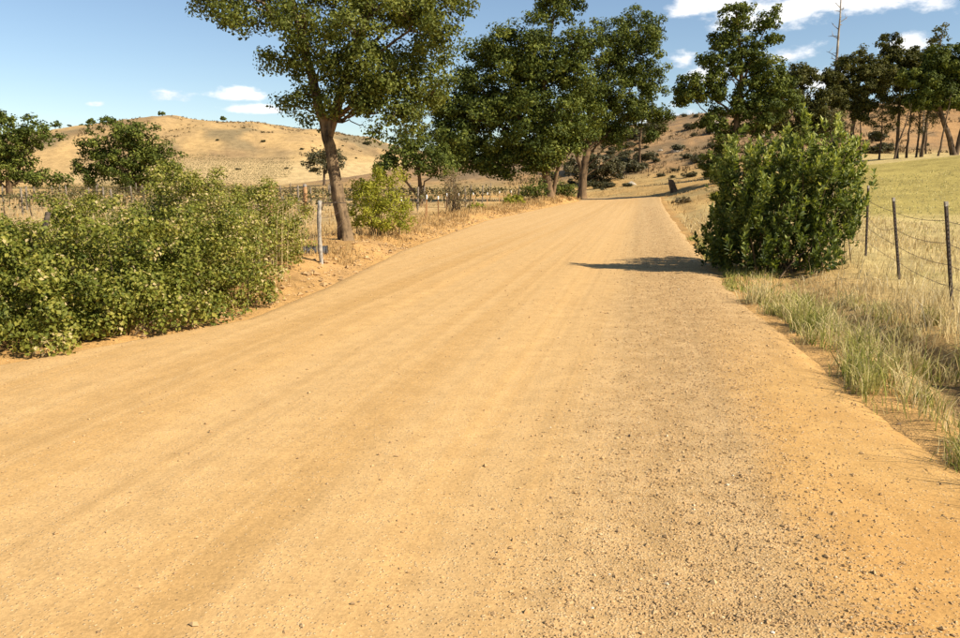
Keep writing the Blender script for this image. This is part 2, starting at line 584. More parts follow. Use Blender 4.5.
def ridge(x, y, P):
    h = np.zeros_like(x)
    for a, b in zip(P[:-1], P[1:]):
        d = b[:2] - a[:2]
        t = np.clip(((x - a[0]) * d[0] + (y - a[1]) * d[1]) / (d @ d), 0, 1)
        qx = x - a[0] - t * d[0]
        qy = y - a[1] - t * d[1]
        wd = a[3] + (b[3] - a[3]) * t
        z = a[2] + (b[2] - a[2]) * t
        r = np.minimum(np.sqrt(qx * qx + qy * qy) / wd, 1)
        h = np.maximum(h, z * (0.5 + 0.5 * np.cos(pi * r)))
    return h


def terrain(x, y, full=False):
    x = np.asarray(x, float)
    y = np.asarray(y, float)
    s, wv = road_sw(x, y)
    wl = np.interp(s, EL_S, EL_W)
    wr = np.interp(s, ER_S, ER_W) + 0.34 * fbm(s * 0.7, s * 0, 1.0, 3, 301) * sst(s, 2, 5) * (1 - sst(s, 40, 60))
    wl = wl + 0.3 * fbm(s * 0.5, s * 0, 1.0, 3, 302) * (1 - sst(s, 60, 80))
    dl = wl - wv            # >0 outside left
    dr = wv - wr            # >0 outside right
    out = np.maximum(dl, dr)
    hl = ridge(x, y, LEFT_RIDGE)
    hr = ridge(x, y, RIGHT_RIDGE)
    hl = hl * 0.89 * (1 + 0.12 * fbm(x, y, 1 / 70, 4, 11)) + 0.6 * sst(hl, 3, 12) * fbm(x, y, 1 / 16, 3, 12) + 3.2 * sst(hl, 5, 20) * fbm(x * 1.5, y * 0.8, 1 / 42, 3, 14)
    hr = hr * (1 + 0.05 * fbm(x, y, 1 / 45, 4, 21)) + 0.25 * sst(hr, 1, 5) * fbm(x, y, 1 / 7, 3, 23)
    field = 4.3 * sst(x, 10, 58) * sst(y, 22, 84) * (1 - sst(y, 110, 190) * 0.6)
    z = hl + hr * (0.2 + 0.8 * sst(out, 0.0, 9.0)) + field
    offroad = sst(out, -0.1, 1.2) * (1 - (1 - sst(dr, 0.8, 3.5)) * (dr > -0.6) * (1 - sst(s, 40, 60)))
    z = z + offroad * (0.05 * fbm(x, y, 0.9, 3, 3) + 0.14 * fbm(x, y, 0.11, 3, 5))
    z = z + sst(out, -.15, .25) * 0.035 * fbm(x, y, 3.1, 3, 8)
    # left bank thrown up by the grader
    bank = sst(dl, -0.1, 0.9) * (1 - 0.6 * sst(dl, 1.6, 4.5)) * sst(s, 9, 15)
    z = z + bank * (0.24 + 0.10 * fbm(x, y, 0.5, 3, 31) + 0.07 * fbm(x, y, 2.3, 2, 32) + .25 * sst(s, 60, 95))
    # right hand ditch and verge
    dit = np.exp(-((dr - 0.98 - 0.12 * fbm(s, s * 0, 0.6, 2, 303)) / 0.30) ** 2) * (1 - sst(s, 8, 14) * 0.75) * sst(dr, 0.35, .65)
    z = z - 0.30 * dit * (0.75 + 0.9 * fbm(s, s * 0, 0.8, 2, 304))
    z = z - 0.42 * np.exp(-((dr - 0.85) / 0.27) ** 2) * np.exp(-((s - 6.5) / 1.0) ** 2)
    z = z + 0.13 * sst(dr, 0.9, 2.2) * (1 - sst(s, 55, 90)) + 0.8 * sst(dr, 0.3, 7) * sst(s, 55, 85) * (1 - sst(s, 100, 130))
    # bed below the road sheet
    z = z - 0.10 * (1 - sst(dl + 0.16 * fbm(x, y, 1.4, 3, 305), -0.45, 0.1)) * (dl > dr) + 0.03 * sst(dr, -.6, .1)
    z = z - 0.10 * (1 - sst(dr + 0.3 * fbm(x, y, 1.4, 4, 305), -1.0, 0.25)) * (dr >= dl)
    if full:
        return z, s, wv, dl, dr, out, hl, hr, field
    return z


def gz(x, y):
    return float(terrain(np.array([x]), np.array([y]))[0])


# polar sheet reaching the horizon
ang = np.concatenate([np.linspace(-180, -56, 40, endpoint=False), np.linspace(-56, 56, 449), np.linspace(56, 180, 41)[1:-1]])
ang = np.radians(ang)
rad = np.concatenate([[0.6], 1.4 * 1.0178 ** np.arange(0, 400), 1.4 * 1.0178 ** 399 * 1.12 ** np.arange(1, 14), [9000.0]])
A, R = np.meshgrid(ang, rad)
GX = R * np.sin(A)
GY = R * np.cos(A)
GZ, S_, W_, DL_, DR_, OUT_, HL_, HR_, FIELD_ = terrain(GX, GY, True)
na = len(ang)
nr = len(rad)


def lerp(a, b, t):
    return a + (np.asarray(b) - a) * t[..., None]


gold = np.array([0.42, 0.27, 0.105])
cov = np.broadcast_to(gold, GX.shape + (3,)).copy()
n_a = fbm(GX, GY, 1 / 9, 4, 41)
n_b = fbm(GX, GY, 1 / 2.3, 4, 42)
n_c = fbm(GX, GY, 1 / 55, 4, 43)
cov = lerp(cov, [0.37, 0.265, 0.115], sst(n_a, -0.1, 0.4))
# pasture on the right: straw near the fence, yellow-green mown slope beyond
rightside = sst(DR_, 1.2, 3.0)
cov = lerp(cov, [0.45, 0.35, 0.15], rightside * (1 - sst(HR_, 0.3, 2)) * (1 - sst(GY, 45, 70) * (1 - sst(GX - .33 * GY, 0, 6))))
cov = lerp(cov, [0.30, 0.21, 0.095], rightside * sst(n_b + n_a, 0.0, 0.7) * sst(GY, 12, 20) * (1 - sst(GY, 30, 42)) * 0.45)
cov = lerp(cov, [0.345, 0.275, 0.085], rightside * sst(GY + 3 * n_a, 33, 44) * (1 - sst(GY + GX * 0.12 + 2 * n_a, 86, 92)) * sst(GX - .33 * GY, 0, 6))
cov = lerp(cov, [0.24, 0.23, 0.07], rightside * sst(n_b + n_a, 0.2, 0.9) * (1 - sst(GY, 20, 40)) * 0.6)
# bare brown hillside on the right
hb = sst(HR_, 0.9, 3.2)
cov = lerp(cov, [0.35, 0.215, 0.102], hb)
cov = lerp(cov, [0.20, 0.145, 0.088], hb * sst(n_b + 0.6 * n_a, -0.1, 0.4) * 0.7)
cov = lerp(cov, [0.36, 0.205, 0.085], hb * sst(GX, 60, 85) * 0.6)
cov = lerp(cov, [0.17, 0.125, 0.07], hb * sst(fbm(GX, GY, 1 / 4.5, 3, 44), 0.1, 0.4) * 0.75)
# golden hills on the left with darker brush in the folds
hg = sst(HL_, 0.6, 3)
cov = lerp(cov, [0.43, 0.288, 0.128], hg)
cov = lerp(cov, [0.23, 0.155, 0.08], hg * sst(fbm(GX, GY * 0.45, 1 / 30, 5, 47, 0.6) + 0.2 * n_a, -0.05, 0.22) * 0.9 * sst(HL_, 7, 14))
cov = lerp(cov, [0.33, 0.225, 0.11], hg * sst(fbm(GX, GY, 1 / 12, 4, 48, 0.65), -0.05, 0.3) * 0.6 * sst(HL_, 9, 18))
cov = lerp(cov, [0.20, 0.155, 0.085], hg * sst(fbm(GX, GY, 1 / 30, 4, 46), 0.05, 0.3) * sst(HL_, 12, 20) * 0.9)
cov = lerp(cov, [0.45, 0.345, 0.18], hg * (1 - sst(HL_, 9, 15)) * sst(GX, -175, -140) * 0.6)
# vineyard floor left of the road
vy = sst(DL_, 4, 8) * sst(GY, 22, 30) * (1 - sst(GY, 150, 190))
cov = lerp(cov, [0.43, 0.30, 0.145], vy * 0.8)
cov = lerp(cov, [0.30, 0.215, 0.11], vy * sst(n_b, 0.05, 0.5) * 0.5)
# bare dirt next to the road
dirt = (1 - sst(DL_ + 0.7 * n_b, 0.5, 2.4)) * sst(DL_, -0.4, -0.1)
dirt = np.maximum(dirt, (1 - sst(DR_ + 0.3 * n_b, 0.05, 0.4)))
dirt = dirt * (1 - sst(OUT_, 2.0, 4.0)) * (1 - sst(S_, 120, 150))
cov = lerp(cov, [0.45, 0.265, 0.098], dirt)
cov = lerp(cov, [0.36, 0.22, 0.10], dirt * sst(n_b, 0.1, 0.6) * 0.5 * sst(DL_, -1, 0))
cov = lerp(cov, [0.48, 0.285, 0.105], (1 - sst(DR_ + 0.35 * n_b, 0.15, 0.6)) * (DR_ > -1) * (1 - sst(S_, 20, 40)))
# ditch soil darkened: its shade is put into the cover colour
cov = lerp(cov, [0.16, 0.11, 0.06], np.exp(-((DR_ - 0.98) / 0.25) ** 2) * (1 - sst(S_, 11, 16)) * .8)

ii = np.arange(nr - 1)[:, None] * na + np.arange(na)[None, :]
jj = np.arange(nr - 1)[:, None] * na + (np.arange(na)[None, :] + 1) % na
quads = np.stack([ii, jj, jj + na, ii + na], axis=-1).reshape(-1, 4)
GV = np.stack([GX, GY, GZ], axis=-1).reshape(-1, 3)
GC = cov.reshape(-1, 3)
hlf = HL_.ravel()[quads].mean(1)
hrf = HR_.ravel()[quads].mean(1)
fx = GX.ravel()[quads].mean(1)
fy = GY.ravel()[quads].mean(1)
zone = np.zeros(len(quads), int)
zone[(hlf > 0.7) & (hlf >= hrf)] = 1
zone[(hrf > 0.7) & (hrf > hlf)] = 2
drf = DR_.ravel()[quads].mean(1)
zone[(zone == 0) & (drf > 3.0) & (fy > 6) & (fy < 100) & (fx > 0)] = 3


def sub_sheet(name, zid, label, extra_fan=False):
    q = quads[zone == zid]
    used, inv = np.unique(q, return_inverse=True)
    v = GV[used]
    c = GC[used]
    fs = [inv.reshape(-1, 4)]
    if extra_fan:
        # close the small hole under the viewer
        ring = np.searchsorted(used, np.arange(na))
        v = np.concatenate([v, [[0, 0, GZ[0].mean()]]])
        c = np.concatenate([c, c[ring[:1]]])
        fs.append(np.stack([ring, np.full(na, len(v) - 1), np.roll(ring, -1)], axis=-1))
    fs[0] = fs[0][:, ::-1]
    o = mesh_obj(name, v, fs, M['ground'], None, None, True, None, {'cover': c})
    tag(o, label, None, None, 'structure')
    return o


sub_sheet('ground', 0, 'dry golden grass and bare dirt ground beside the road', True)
sub_sheet('hill', 1, 'far golden hills with brush in their folds beyond the vineyard')
sub_sheet('hill', 2, 'brown scrubby hillside rising at the end of the road')
sub_sheet('field', 3, 'mown yellow green pasture sloping up behind the wire fence')

# road sheet
us = np.concatenate([np.arange(-14, 2, 0.5), np.arange(2, 14, 0.05), np.arange(14, 40, 0.16), np.arange(40, 160, 0.7)])
tt = np.concatenate([np.linspace(0, 0.45, 60, endpoint=False), np.linspace(0.45, 1, 110)])
U, T = np.meshgrid(us, tt, indexing='ij')
wl = np.interp(U, EL_S, EL_W) - 0.55
wr = np.interp(U, ER_S, ER_W) + 1.0
LW = wl + (wr - wl) * T
cx = np.interp(U, _s, CLX)
cy = np.interp(U, _s, CLY)
hd = np.interp(U, _s, _head)
RX = cx + LW * np.cos(hd)
RY = cy - LW * np.sin(hd)
inn = LW - wl
inr = wr - LW
RZ = (0.008 * fbm(LW * 2.2, U * 0.03, 1.0, 4, 61) + 0.004 * fbm(RX, RY, 0.8, 3, 62) + 0.0045 * fbm(RX, RY, 5.5, 4, 63)
      + 0.0028 * fbm(RX, RY, 22, 2, 64))
# windrow of loose gravel on the right and soft wheel tracks
RZ += 0.020 * np.exp(-((LW - 0.85) / 0.45) ** 2) - 0.012 * np.exp(-((LW + 0.9) / 0.35) ** 2) - 0.010 * np.exp(-((LW + 3.0) / 0.4) ** 2)
RZ += ridge(RX, RY, RIGHT_RIDGE) * 0.2 + 4.3 * sst(RX, 10, 58) * sst(RY, 22, 84)
RZ -= 0.22 * (1 - sst(inn, 0.0, 0.85)) + 0.45 * (1 - sst(inr, 0.0, 1.35)) - 0.03
nu, nt = U.shape
a = np.arange(nu - 1)[:, None] * nt + np.arange(nt - 1)[None, :]
rq = np.stack([a, a + 1, a + nt + 1, a + nt], axis=-1).reshape(-1, 4)[:, ::-1]
road = mesh_obj('road', np.stack([RX, RY, RZ], -1).reshape(-1, 3), rq, M['road'], None, None, True,
                {'lat': LW.ravel(), 'along': U.ravel()})
tag(road, 'wide tan gravel and packed dirt road running to the hills', None, None, 'structure')


def road_z(s, l):
    """height of the road sheet at scattered points (smooth part)"""
    x = np.interp(s, _s, CLX) + l * np.cos(np.interp(s, _s, _head))
    y = np.interp(s, _s, CLY) - l * np.sin(np.interp(s, _s, _head))
    z = (0.008 * fbm(l * 2.2, s * 0.03, 1.0, 4, 61) + 0.004 * fbm(x, y, 0.8, 3, 62) + 0.0045 * fbm(x, y, 5.5, 4, 63))
    z += 0.020 * np.exp(-((l - 0.85) / 0.45) ** 2) - 0.012 * np.exp(-((l + 0.9) / 0.35) ** 2) - 0.010 * np.exp(-((l + 3.0) / 0.4) ** 2)
    z += ridge(x, y, RIGHT_RIDGE) * 0.2 + 4.3 * sst(x, 10, 58) * sst(y, 22, 84) + 0.03
    z -= 0.22 * (1 - sst(l - np.interp(s, EL_S, EL_W) + .55, 0, .85)) + 0.45 * (1 - sst(np.interp(s, ER_S, ER_W) + 1.0 - l, 0, 1.35))
    return x, y, np.maximum(z, terrain(x, y))


# ------------------------------------------------------------------ loose stones
def pebbles(name, label, s, l, size, tint, rg):
    n = len(s)
    x, y, z = road_z(s, l)
    base = np.array([(1, 0, 0), (-1, 0, 0), (0, 1, 0), (0, -1, 0), (0, 0, 1), (0, 0, -1)], float)
    fc = np.array([(0, 2, 4), (2, 1, 4), (1, 3, 4), (3, 0, 4), (2, 0, 5), (1, 2, 5), (3, 1, 5), (0, 3, 5)])
    v = base[None] * (1 + rg.uniform(-0.35, 0.35, (n, 6, 1))) + rg.uniform(-0.28, 0.28, (n, 6, 3))
    v *= np.stack([rg.uniform(0.7, 1.25, n), rg.uniform(0.7, 1.25, n), rg.uniform(0.45, 0.8, n)], -1)[:, None, :]
    ca = rg.uniform(0, 2 * pi, n)
    vx = v[..., 0] * np.cos(ca)[:, None] - v[..., 1] * np.sin(ca)[:, None]
    vy_ = v[..., 0] * np.sin(ca)[:, None] + v[..., 1] * np.cos(ca)[:, None]
    v = np.stack([vx, vy_, v[..., 2]], -1) * size[:, None, None]
    v += np.stack([x, y, z + size * 0.25], -1)[:, None, :]
    f = (np.arange(n)[:, None, None] * 6 + fc[None]).reshape(-1, 3)
    o = mesh_obj(name, v.reshape(-1, 3), f, M['pebble'], attrs={'tint': np.repeat(tint, 6)})
    tag(o, label, 'gravel', None, 'stuff')


rg = np.random.default_rng(3)
N1 = 30000
s1 = 2.3 + 19 * rg.random(N1) ** 1.9
l1 = np.clip(rg.normal(0.30 + 0.35 * sst(s1, 4, 10), 0.48, N1), -2.6, 1.9)
z1 = rg.gamma(1.5, 0.0017, N1) + 0.003
N2 = 14000
s2 = 2.3 + 20 * rg.random(N2) ** 1.6
l2 = rg.uniform(-7.5, 1.9, N2)
keep = (l2 > np.interp(s2, EL_S, EL_W) - .2) & (rg.random(N2) < 0.35 + 0.65 * sst(fbm(s2 * .4, l2 * 2.5, 1, 3, 77), -0.2, 0.4))
s2 = s2[keep]
l2 = l2[keep]
z2 = rg.gamma(1.3, 0.0022, len(s2)) + 0.0025
N4 = 16000
s4 = 3.0 + 60 * rg.random(N4) ** 2.2
l4 = np.clip(rg.normal(0.55, 0.5, N4), -2.2, 1.7)
z4 = (rg.gamma(2.0, 0.0025, N4) + 0.004) * (0.55 + 0.45 * sst(s4, 4, 14))
ss_ = np.concatenate([s1, s2, s4])
ll_ = np.concatenate([l1, l2, l4])
zz_ = np.minimum(np.concatenate([z1, z2, z4]), 0.018)
pebbles('loose_gravel', 'loose gravel scattered over the dirt road', ss_, ll_, zz_, np.clip(rg.normal(0.5, 0.16, len(ss_)), 0, 1), rg)
# clods along the left bank
N3 = 2600
s3 = rg.uniform(8, 60, N3)
l3 = np.interp(s3, EL_S, EL_W) - np.abs(rg.normal(0.25, 0.6, N3))
pebbles('dirt_clods', 'dirt clods lying along the roadside bank', s3, l3, np.minimum(rg.gamma(1.5, 0.013, N3) + 0.007, 0.07),
        np.clip(rg.normal(0.42, 0.12, N3), 0, 1), rg)

# ------------------------------------------------------------------ plants
def bez(p0, p1, p2, k):
    t = np.linspace(0, 1, k)[:, None]
    return (1 - t) ** 2 * p0 + 2 * t * (1 - t) * p1 + t ** 2 * p2


def grow(root, lobes, clump_r, per_clump, leaf, mat, seed, trunk=None, trunk_r=0.3, bark=None, density=1.0,
         aspect=0.6, up=0.25, crown_name='crown', trunk_name='trunk', twigs=0.5, flat=0.75, shoots=False, stems=0,
         drop=0.0, trunk_sides=12, jitter=1.0, limb_k=0.42, sub=None, extra_trunks=(), fill=0.35, tint_bias=0.0, under=0.25, limb_min=0.15, tint_h=0.0):
    """foliage in uneven clumps gathered in lobes (cx,cy,cz,rx,ry,rz); limbs reach each lobe from the trunk"""
    rg = np.random.default_rng(seed)
    cen = []
    lobe_id = []
    for li, (cx, cy, cz, rx, ry, rz) in enumerate(lobes):
        vol = (rx * ry * rz) ** (1 / 3)
        n = max(4, int(density * 3.6 * (vol / clump_r) ** 2))
        d = norm(rg.normal(size=(n, 3)))
        r = fill + (1.06 - fill) * rg.random(n) ** 0.55
        p = d * r[:, None] * np.array([rx, ry, rz])
        p *= 1 + 0.16 * jitter * rg.normal(size=(n, 1))
        p += np.array([cx, cy, cz])
        cen.append(p)
        lobe_id += [li] * n
    cen = np.concatenate(cen)
    lobe_id = np.array(lobe_id)
    cen = cen[(k_ := (rg.random(len(cen)) > drop))]
    lobe_id = lobe_id[k_]
    if under is not None:
        k_ = cen[:, 2] > under
        cen = cen[k_]
        lobe_id = lobe_id[k_]
    lob = np.array(lobes, float)
    nC = len(cen)
    crs = clump_r * rg.uniform(0.6, 1.35, nC)
    cnt = np.maximum(3, (per_clump * (crs / clump_r) ** 2 * rg.uniform(0.6, 1.3, nC))).astype(int)
    idx = np.repeat(np.arange(nC), cnt)
    n = len(idx)
    outd = norm((cen - lob[lobe_id, :3]) / lob[lobe_id, 3:6])
    if shoots:
        # leaves spiralling round upright shoots
        sd = norm(outd * 0.55 + np.array([0, 0, 0.9]) + 0.25 * rg.normal(size=(nC, 3)))
        t = rg.random(n)
        rnd = norm(np.cross(sd[idx], rg.normal(size=(n, 3))))
        c = cen[idx] + sd[idx] * ((t - 0.5) * 2.2 * crs[idx])[:, None] + rnd * (crs[idx] * (0.42 - 0.25 * t))[:, None]
        axis = norm(sd[idx] * (0.35 + 0.9 * t)[:, None] + rnd * 0.9 + 0.15 * rg.normal(size=(n, 3)))
        nr_ = norm(sd[idx] - axis * 0.3 + 0.35 * rg.normal(size=(n, 3)))
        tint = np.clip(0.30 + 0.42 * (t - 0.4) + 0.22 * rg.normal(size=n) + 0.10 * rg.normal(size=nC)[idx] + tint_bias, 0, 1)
    else:
        off = rg.normal(size=(n, 3))
        off = norm(off) * (rg.random(n) ** 0.5)[:, None]
        c = cen[idx] + off * crs[idx][:, None] * np.array([1, 1, flat])
        nr_ = norm(off * 0.75 + outd[idx] * 0.5 + np.array([0, 0, up]) + 0.55 * rg.normal(size=(n, 3)))
        axis = norm(np.cross(nr_, rg.normal(size=(n, 3))))
        tint = np.clip(0.45 + 0.17 * rg.normal(size=n) + 0.13 * rg.normal(size=nC)[idx] + tint_bias, 0, 1)
    if under is not None:
        k_ = c[:, 2] > 0.03
        c = c[k_]; nr_ = nr_[k_]; axis = axis[k_]; tint = tint[k_]
        n = len(c)
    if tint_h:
        tint = np.clip(tint + tint_h * (c[:, 2] / c[:, 2].max() - 0.6), 0, 1)  # paler with height: new growth, plus sunlit tips painted into the tint
    L = leaf * rg.uniform(0.65, 1.35, n)
    v, f = leaf_arrays(c, axis, nr_, L, L * aspect * rg.uniform(0.8, 1.2, n))
    mesh_obj(crown_name, v, f, mat, root, None, False, {'tint': np.repeat(tint, 4)})
    tb = Tubes()
    if trunk is not None:
        tr = np.array(trunk, float)
        # resample with gentle wobble
        cum = np.concatenate([[0], np.cumsum(np.linalg.norm(np.diff(tr, axis=0), axis=1))])
        kk = max(10, int(cum[-1] / (trunk_r * 1.2)))
        kk = min(kk, 40)
        tq = np.linspace(0, cum[-1], kk)
        # smooth the polyline a little
        P = np.stack([np.interp(tq, cum, tr[:, i]) for i in range(3)], -1)
        for _ in range(3):
            P[1:-1] = 0.25 * P[:-2] + 0.5 * P[1:-1] + 0.25 * P[2:]
        P[1:-1] += rg.normal(size=(kk - 2, 3)) * trunk_r * 0.06
        fr = tq / cum[-1]
        rr = trunk_r * (1 - 0.72 * fr ** 1.1) * (1 + 0.5 * np.exp(-tq / (trunk_r * 1.2)))
        tb.add(P, rr, trunk_sides, 0.055, rg)
        skel = [P]
        srad = [rr]
        for (pts, r0) in extra_trunks:
            Q = np.array(pts, float)
            cu = np.concatenate([[0], np.cumsum(np.linalg.norm(np.diff(Q, axis=0), axis=1))])
            tq2 = np.linspace(0, cu[-1], 16)
            Q = np.stack([np.interp(tq2, cu, Q[:, i]) for i in range(3)], -1)
            for _ in range(2):
                Q[1:-1] = 0.25 * Q[:-2] + 0.5 * Q[1:-1] + 0.25 * Q[2:]
            rq_ = r0 * (1 - 0.75 * np.linspace(0, 1, 16))
            tb.add(Q, rq_, 9, 0.05, rg)
            skel.append(Q)
            srad.append(rq_)
        S0 = np.concatenate(skel)
        R0 = np.concatenate(srad)
        limbs = []
        for l in lobes:
            c0 = np.array(l[:3])
            hd_ = np.hypot(S0[:, 0] - c0[0], S0[:, 1] - c0[1])
            cost = np.abs(S0[:, 2] - (c0[2] - 0.75 * hd_)) + 0.5 * hd_ + 50 * (S0[:, 2] < limb_min * S0[:, 2].max())
            j = int(np.argmin(cost))
            p0 = S0[j]
            if np.linalg.norm(p0 - c0) < 0.4:
                continue
            pm = 0.5 * (p0 + c0) + np.array([0, 0, 0.12 * np.linalg.norm(c0 - p0)])
            B = bez(p0, pm, c0, 9)
            B[1:-1] += rg.normal(size=(7, 3)) * 0.025 * np.linalg.norm(c0 - p0)
            r0 = min(R0[j] * 0.6, trunk_r * limb_k, 0.075 * (l[3] * l[4] * l[5]) ** (1 / 3))
            rl = r0 * (1 - 0.8 * np.linspace(0, 1, 9))
            tb.add(B, rl, 7, 0.05, rg)
            limbs.append(B)
        SK = np.concatenate([S0[len(P) // 3:]] + limbs)
        for i in range(nC):
            if rg.random() > twigs:
                continue
            c0 = cen[i]
            d = np.linalg.norm(SK - c0, axis=1) + 0.5 * np.maximum(0, SK[:, 2] - c0[2])
            p0 = SK[int(np.argmin(d))]
            ln = np.linalg.norm(c0 - p0)
            if ln < 0.1:
                continue
            pm = 0.5 * (p0 + c0) + rg.normal(size=3) * 0.08 * ln + np.array([0, 0, 0.06 * ln])
            r0 = min(0.012 * ln + 0.035 * trunk_r, trunk_r * 0.25)
            tb.add(bez(p0, pm, c0, 5), r0 * np.linspace(1, 0.35, 5), 4)
    if stems:
        pick = rg.choice(nC, min(stems, nC), replace=False)
        for i in pick:
            c0 = cen[i]
            b0 = np.array([rg.normal() * 0.22 * (1 + abs(c0[0])), rg.normal() * 0.22 * (1 + abs(c0[1])), -0.03]) * np.array([.8, .8, 1]) + np.array([c0[0] * .35, c0[1] * .35, 0])
            pm = np.array([b0[0] * 0.6 + c0[0] * 0.4, b0[1] * 0.6 + c0[1] * 0.4, c0[2] * 0.75])
            tb.add(bez(b0, pm, c0, 6), np.linspace(1, 0.3, 6) * (sub or 0.012) * rg.uniform(0.7, 1.3), 5)
    if tb.v:
        q_ = tb.build(trunk_name, bark or M['bark'], root)
        if stems:
            q_['kind'] = 'stuff'
    return root


def tree(name, label, cat, x, y, group=None, dz=0.0, **kw):
    r = thing(name, label, cat, (x, y, gz(x, y) + dz), group)
    return grow(r, **kw)


# the leaning oak beside the road on the left
tree('oak_tree', 'tall leaning oak with forked trunk beside the grey wooden post', 'tree', -3.65, 21.6, dz=-0.08,
     lobes=[(-2.5, 0.2, 6.3, 1.35, 1.3, 0.95), (-3.3, -0.3, 6.9, 1.0, 1.0, 0.7), (-1.45, 0.4, 4.9, 0.75, 0.9, 0.55), (-0.75, -0.5, 5.7, 1.0, 1.2, 0.8),
            (0.55, -0.7, 5.2, 1.15, 1.3, 1.0), (1.9, 0.2, 4.6, 1.0, 1.1, 0.75), (1.5, 0.3, 6.5, 1.5, 1.5, 1.0),
            (2.4, -0.5, 5.7, 0.9, 1.1, 0.7), (3.1, 0.4, 6.7, 0.9, 1.0, 0.6), (0.0, 0.8, 6.9, 1.4, 1.3, 0.9), (0.9, 0.2, 3.85, 0.75, 0.8, 0.5), (2.3, .5, 3.9, .6, .7, .4),
            (1.5, -0.4, 3.4, 0.5, 0.5, 0.32), (-1.2, 0.2, 3.6, 0.45, 0.5, 0.25), (0.3, -0.5, 4.3, 0.9, 0.8, 0.55), (0.0, -0.5, 3.75, 0.6, 0.5, 0.4), (1.9, 0.1, 3.35, 0.55, 0.6, 0.35),  (-0.95, 0.1, 3.2, 0.35, 0.4, 0.2), (0.9, -0.3, 3.0, 0.4, 0.4, 0.22), (0.75, -0.4, 3.6, 0.5, 0.5, 0.35), (-0.4, -0.5, 4.6, 0.7, 0.6, 0.5), (1.3, -.5, 4.2, .8, .8, .5), (-0.8, -.3, 3.9, .4, .5, .3), (-2.2, 0, 8.1, 1.6, 1.5, 0.9), (0.4, 0, 8.6, 1.9, 1.8, 1.0), (2.8, 0.2, 8.3, 1.5, 1.5, 0.9), (0.6, 0, 10.0, 1.4, 1.4, 0.9)],
     clump_r=0.33, per_clump=88, leaf=0.090, mat=M['oak_near'], seed=101, density=1.75, aspect=0.62, twigs=0.3, drop=0.16, fill=0.2, tint_bias=0.07,
     trunk=[(0.06, 0, -0.1), (0.0, 0, 0.4), (-0.15, 0, 1.4), (-0.32, 0, 2.6), (-0.55, 0, 3.6), (-0.9, 0.1, 5.0), (-1.2, 0.1, 6.3), (-1.6, 0.1, 7.8)],
     trunk_r=0.18, extra_trunks=[([(-0.37, 0, 2.85), (-0.1, 0.1, 3.6), (0.2, 0.2, 4.7), (0.9, 0.2, 6.2), (1.1, 0.1, 8.5)], 0.15)],
     trunk_sides=18, bark=M['bark'], limb_min=0.36)

# big pair on the left of the road, further on
tree('oak_tree', 'broad dark oak with low hanging crown at the vineyard edge of the road', 'tree', 6.3, 76.0, dz=-0.1,
     lobes=[(-7.8, 0, 6.4, 3.3, 3.6, 3.0), (-4.6, 1, 9.2, 4.2, 4.2, 3.2), (-2.4, -1, 13.4, 3.6, 3.6, 2.9), (1.9, -1.5, 12.6, 2.9, 3.0, 2.7),
            (2.4, 0.5, 8.2, 2.6, 3.0, 2.6), (-0.8, -2, 7.0, 3.6, 3, 2.8), (-5.4, 0.5, 13.6, 2.2, 2.4, 1.6), (0.6, 0, 17.6, 2.4, 2.4, 1.6),
            (-3.4, 0, 5.0, 3.0, 2.8, 2.2), (-9.4, 0, 8.4, 2.1, 2.2, 1.8), (-9.6, 0, 5.6, 1.6, 1.8, 1.4), (-1.6, 0, 10.5, 3.4, 3, 3), (-6.0, 0, 3.6, 2.2, 2.2, 1.5), (2.2, -.5, 5.4, 2.2, 2.2, 1.5), (-7.6, 0, 10.8, 1.8, 2, 1.4), (-1.6, -1.2, 4.0, 2.2, 2.0, 1.5), (0.6, -1.0, 4.6, 1.8, 1.8, 1.4), (-8.4, 0, 4.2, 1.6, 1.8, 1.3), (-4.4, -.5, 2.9, 1.4, 1.4, 1.0)],
     clump_r=0.8, per_clump=88, leaf=0.28, mat=M['oak'], seed=102, density=1.65, twigs=0.05, bark=M['bark_far'], fill=0.15, drop=0.08,
     trunk=[(0.3, 0, -0.2), (0.1, 0, 1.2), (-0.3, 0, 3.5), (-0.5, 0, 7), (-0.4, 0, 12), (0.3, 0, 16)], trunk_r=0.40,
     extra_trunks=[([(0.5, 0.1, 0.0), (0.75, 0.1, 1.8), (1.4, 0.2, 5), (2.6, 0.2, 9)], 0.2)])
tree('oak_tree', 'tall oak with thick pale brown trunk where the road bends', 'tree', 12.4, 99.0, dz=-0.1,
     lobes=[(6.2, 0, 19.6, 3.2, 3.6, 2.6), (8.0, 0.5, 14.2, 2.4, 2.8, 2.3), (2.0, 0, 18.0, 3.6, 4, 3.0), (3.6, 0, 11.8, 3.4, 3.4, 2.8),
            (6.6, 0, 10.4, 2.2, 2.4, 1.8), (0.4, 0, 12.6, 2.8, 3.0, 2.8), (3.8, 0.5, 8.0, 2.2, 2.4, 1.7), (4.8, 0, 15.4, 2.6, 2.8, 2.1), (9.2, 0, 10.4, 1.1, 1.4, .9),
            (-1.8, 0, 8.0, 2.0, 2.2, 1.8), (7.8, 0, 17.4, 1.7, 2, 1.3), (8.2, 0, 7.8, .9, 1.2, .9), (0.8, 0, 8.4, 2.4, 2.4, 1.8)],
     clump_r=0.8, per_clump=82, leaf=0.30, mat=M['oak'], seed=103, density=1.5, twigs=0.08, bark=M['bark_far'], drop=0.16, fill=0.2,
     trunk=[(0, 0, -0.2), (0.05, 0, 1.5), (0.3, 0, 4.0), (0.9, 0, 7.5), (1.9, 0, 12), (3.0, 0, 16)], trunk_r=0.54,
     extra_trunks=[([(0.2, 0, 3.2), (-0.7, 0, 5.5), (-1.4, 0, 9), (-1.2, 0, 12)], 0.34)])

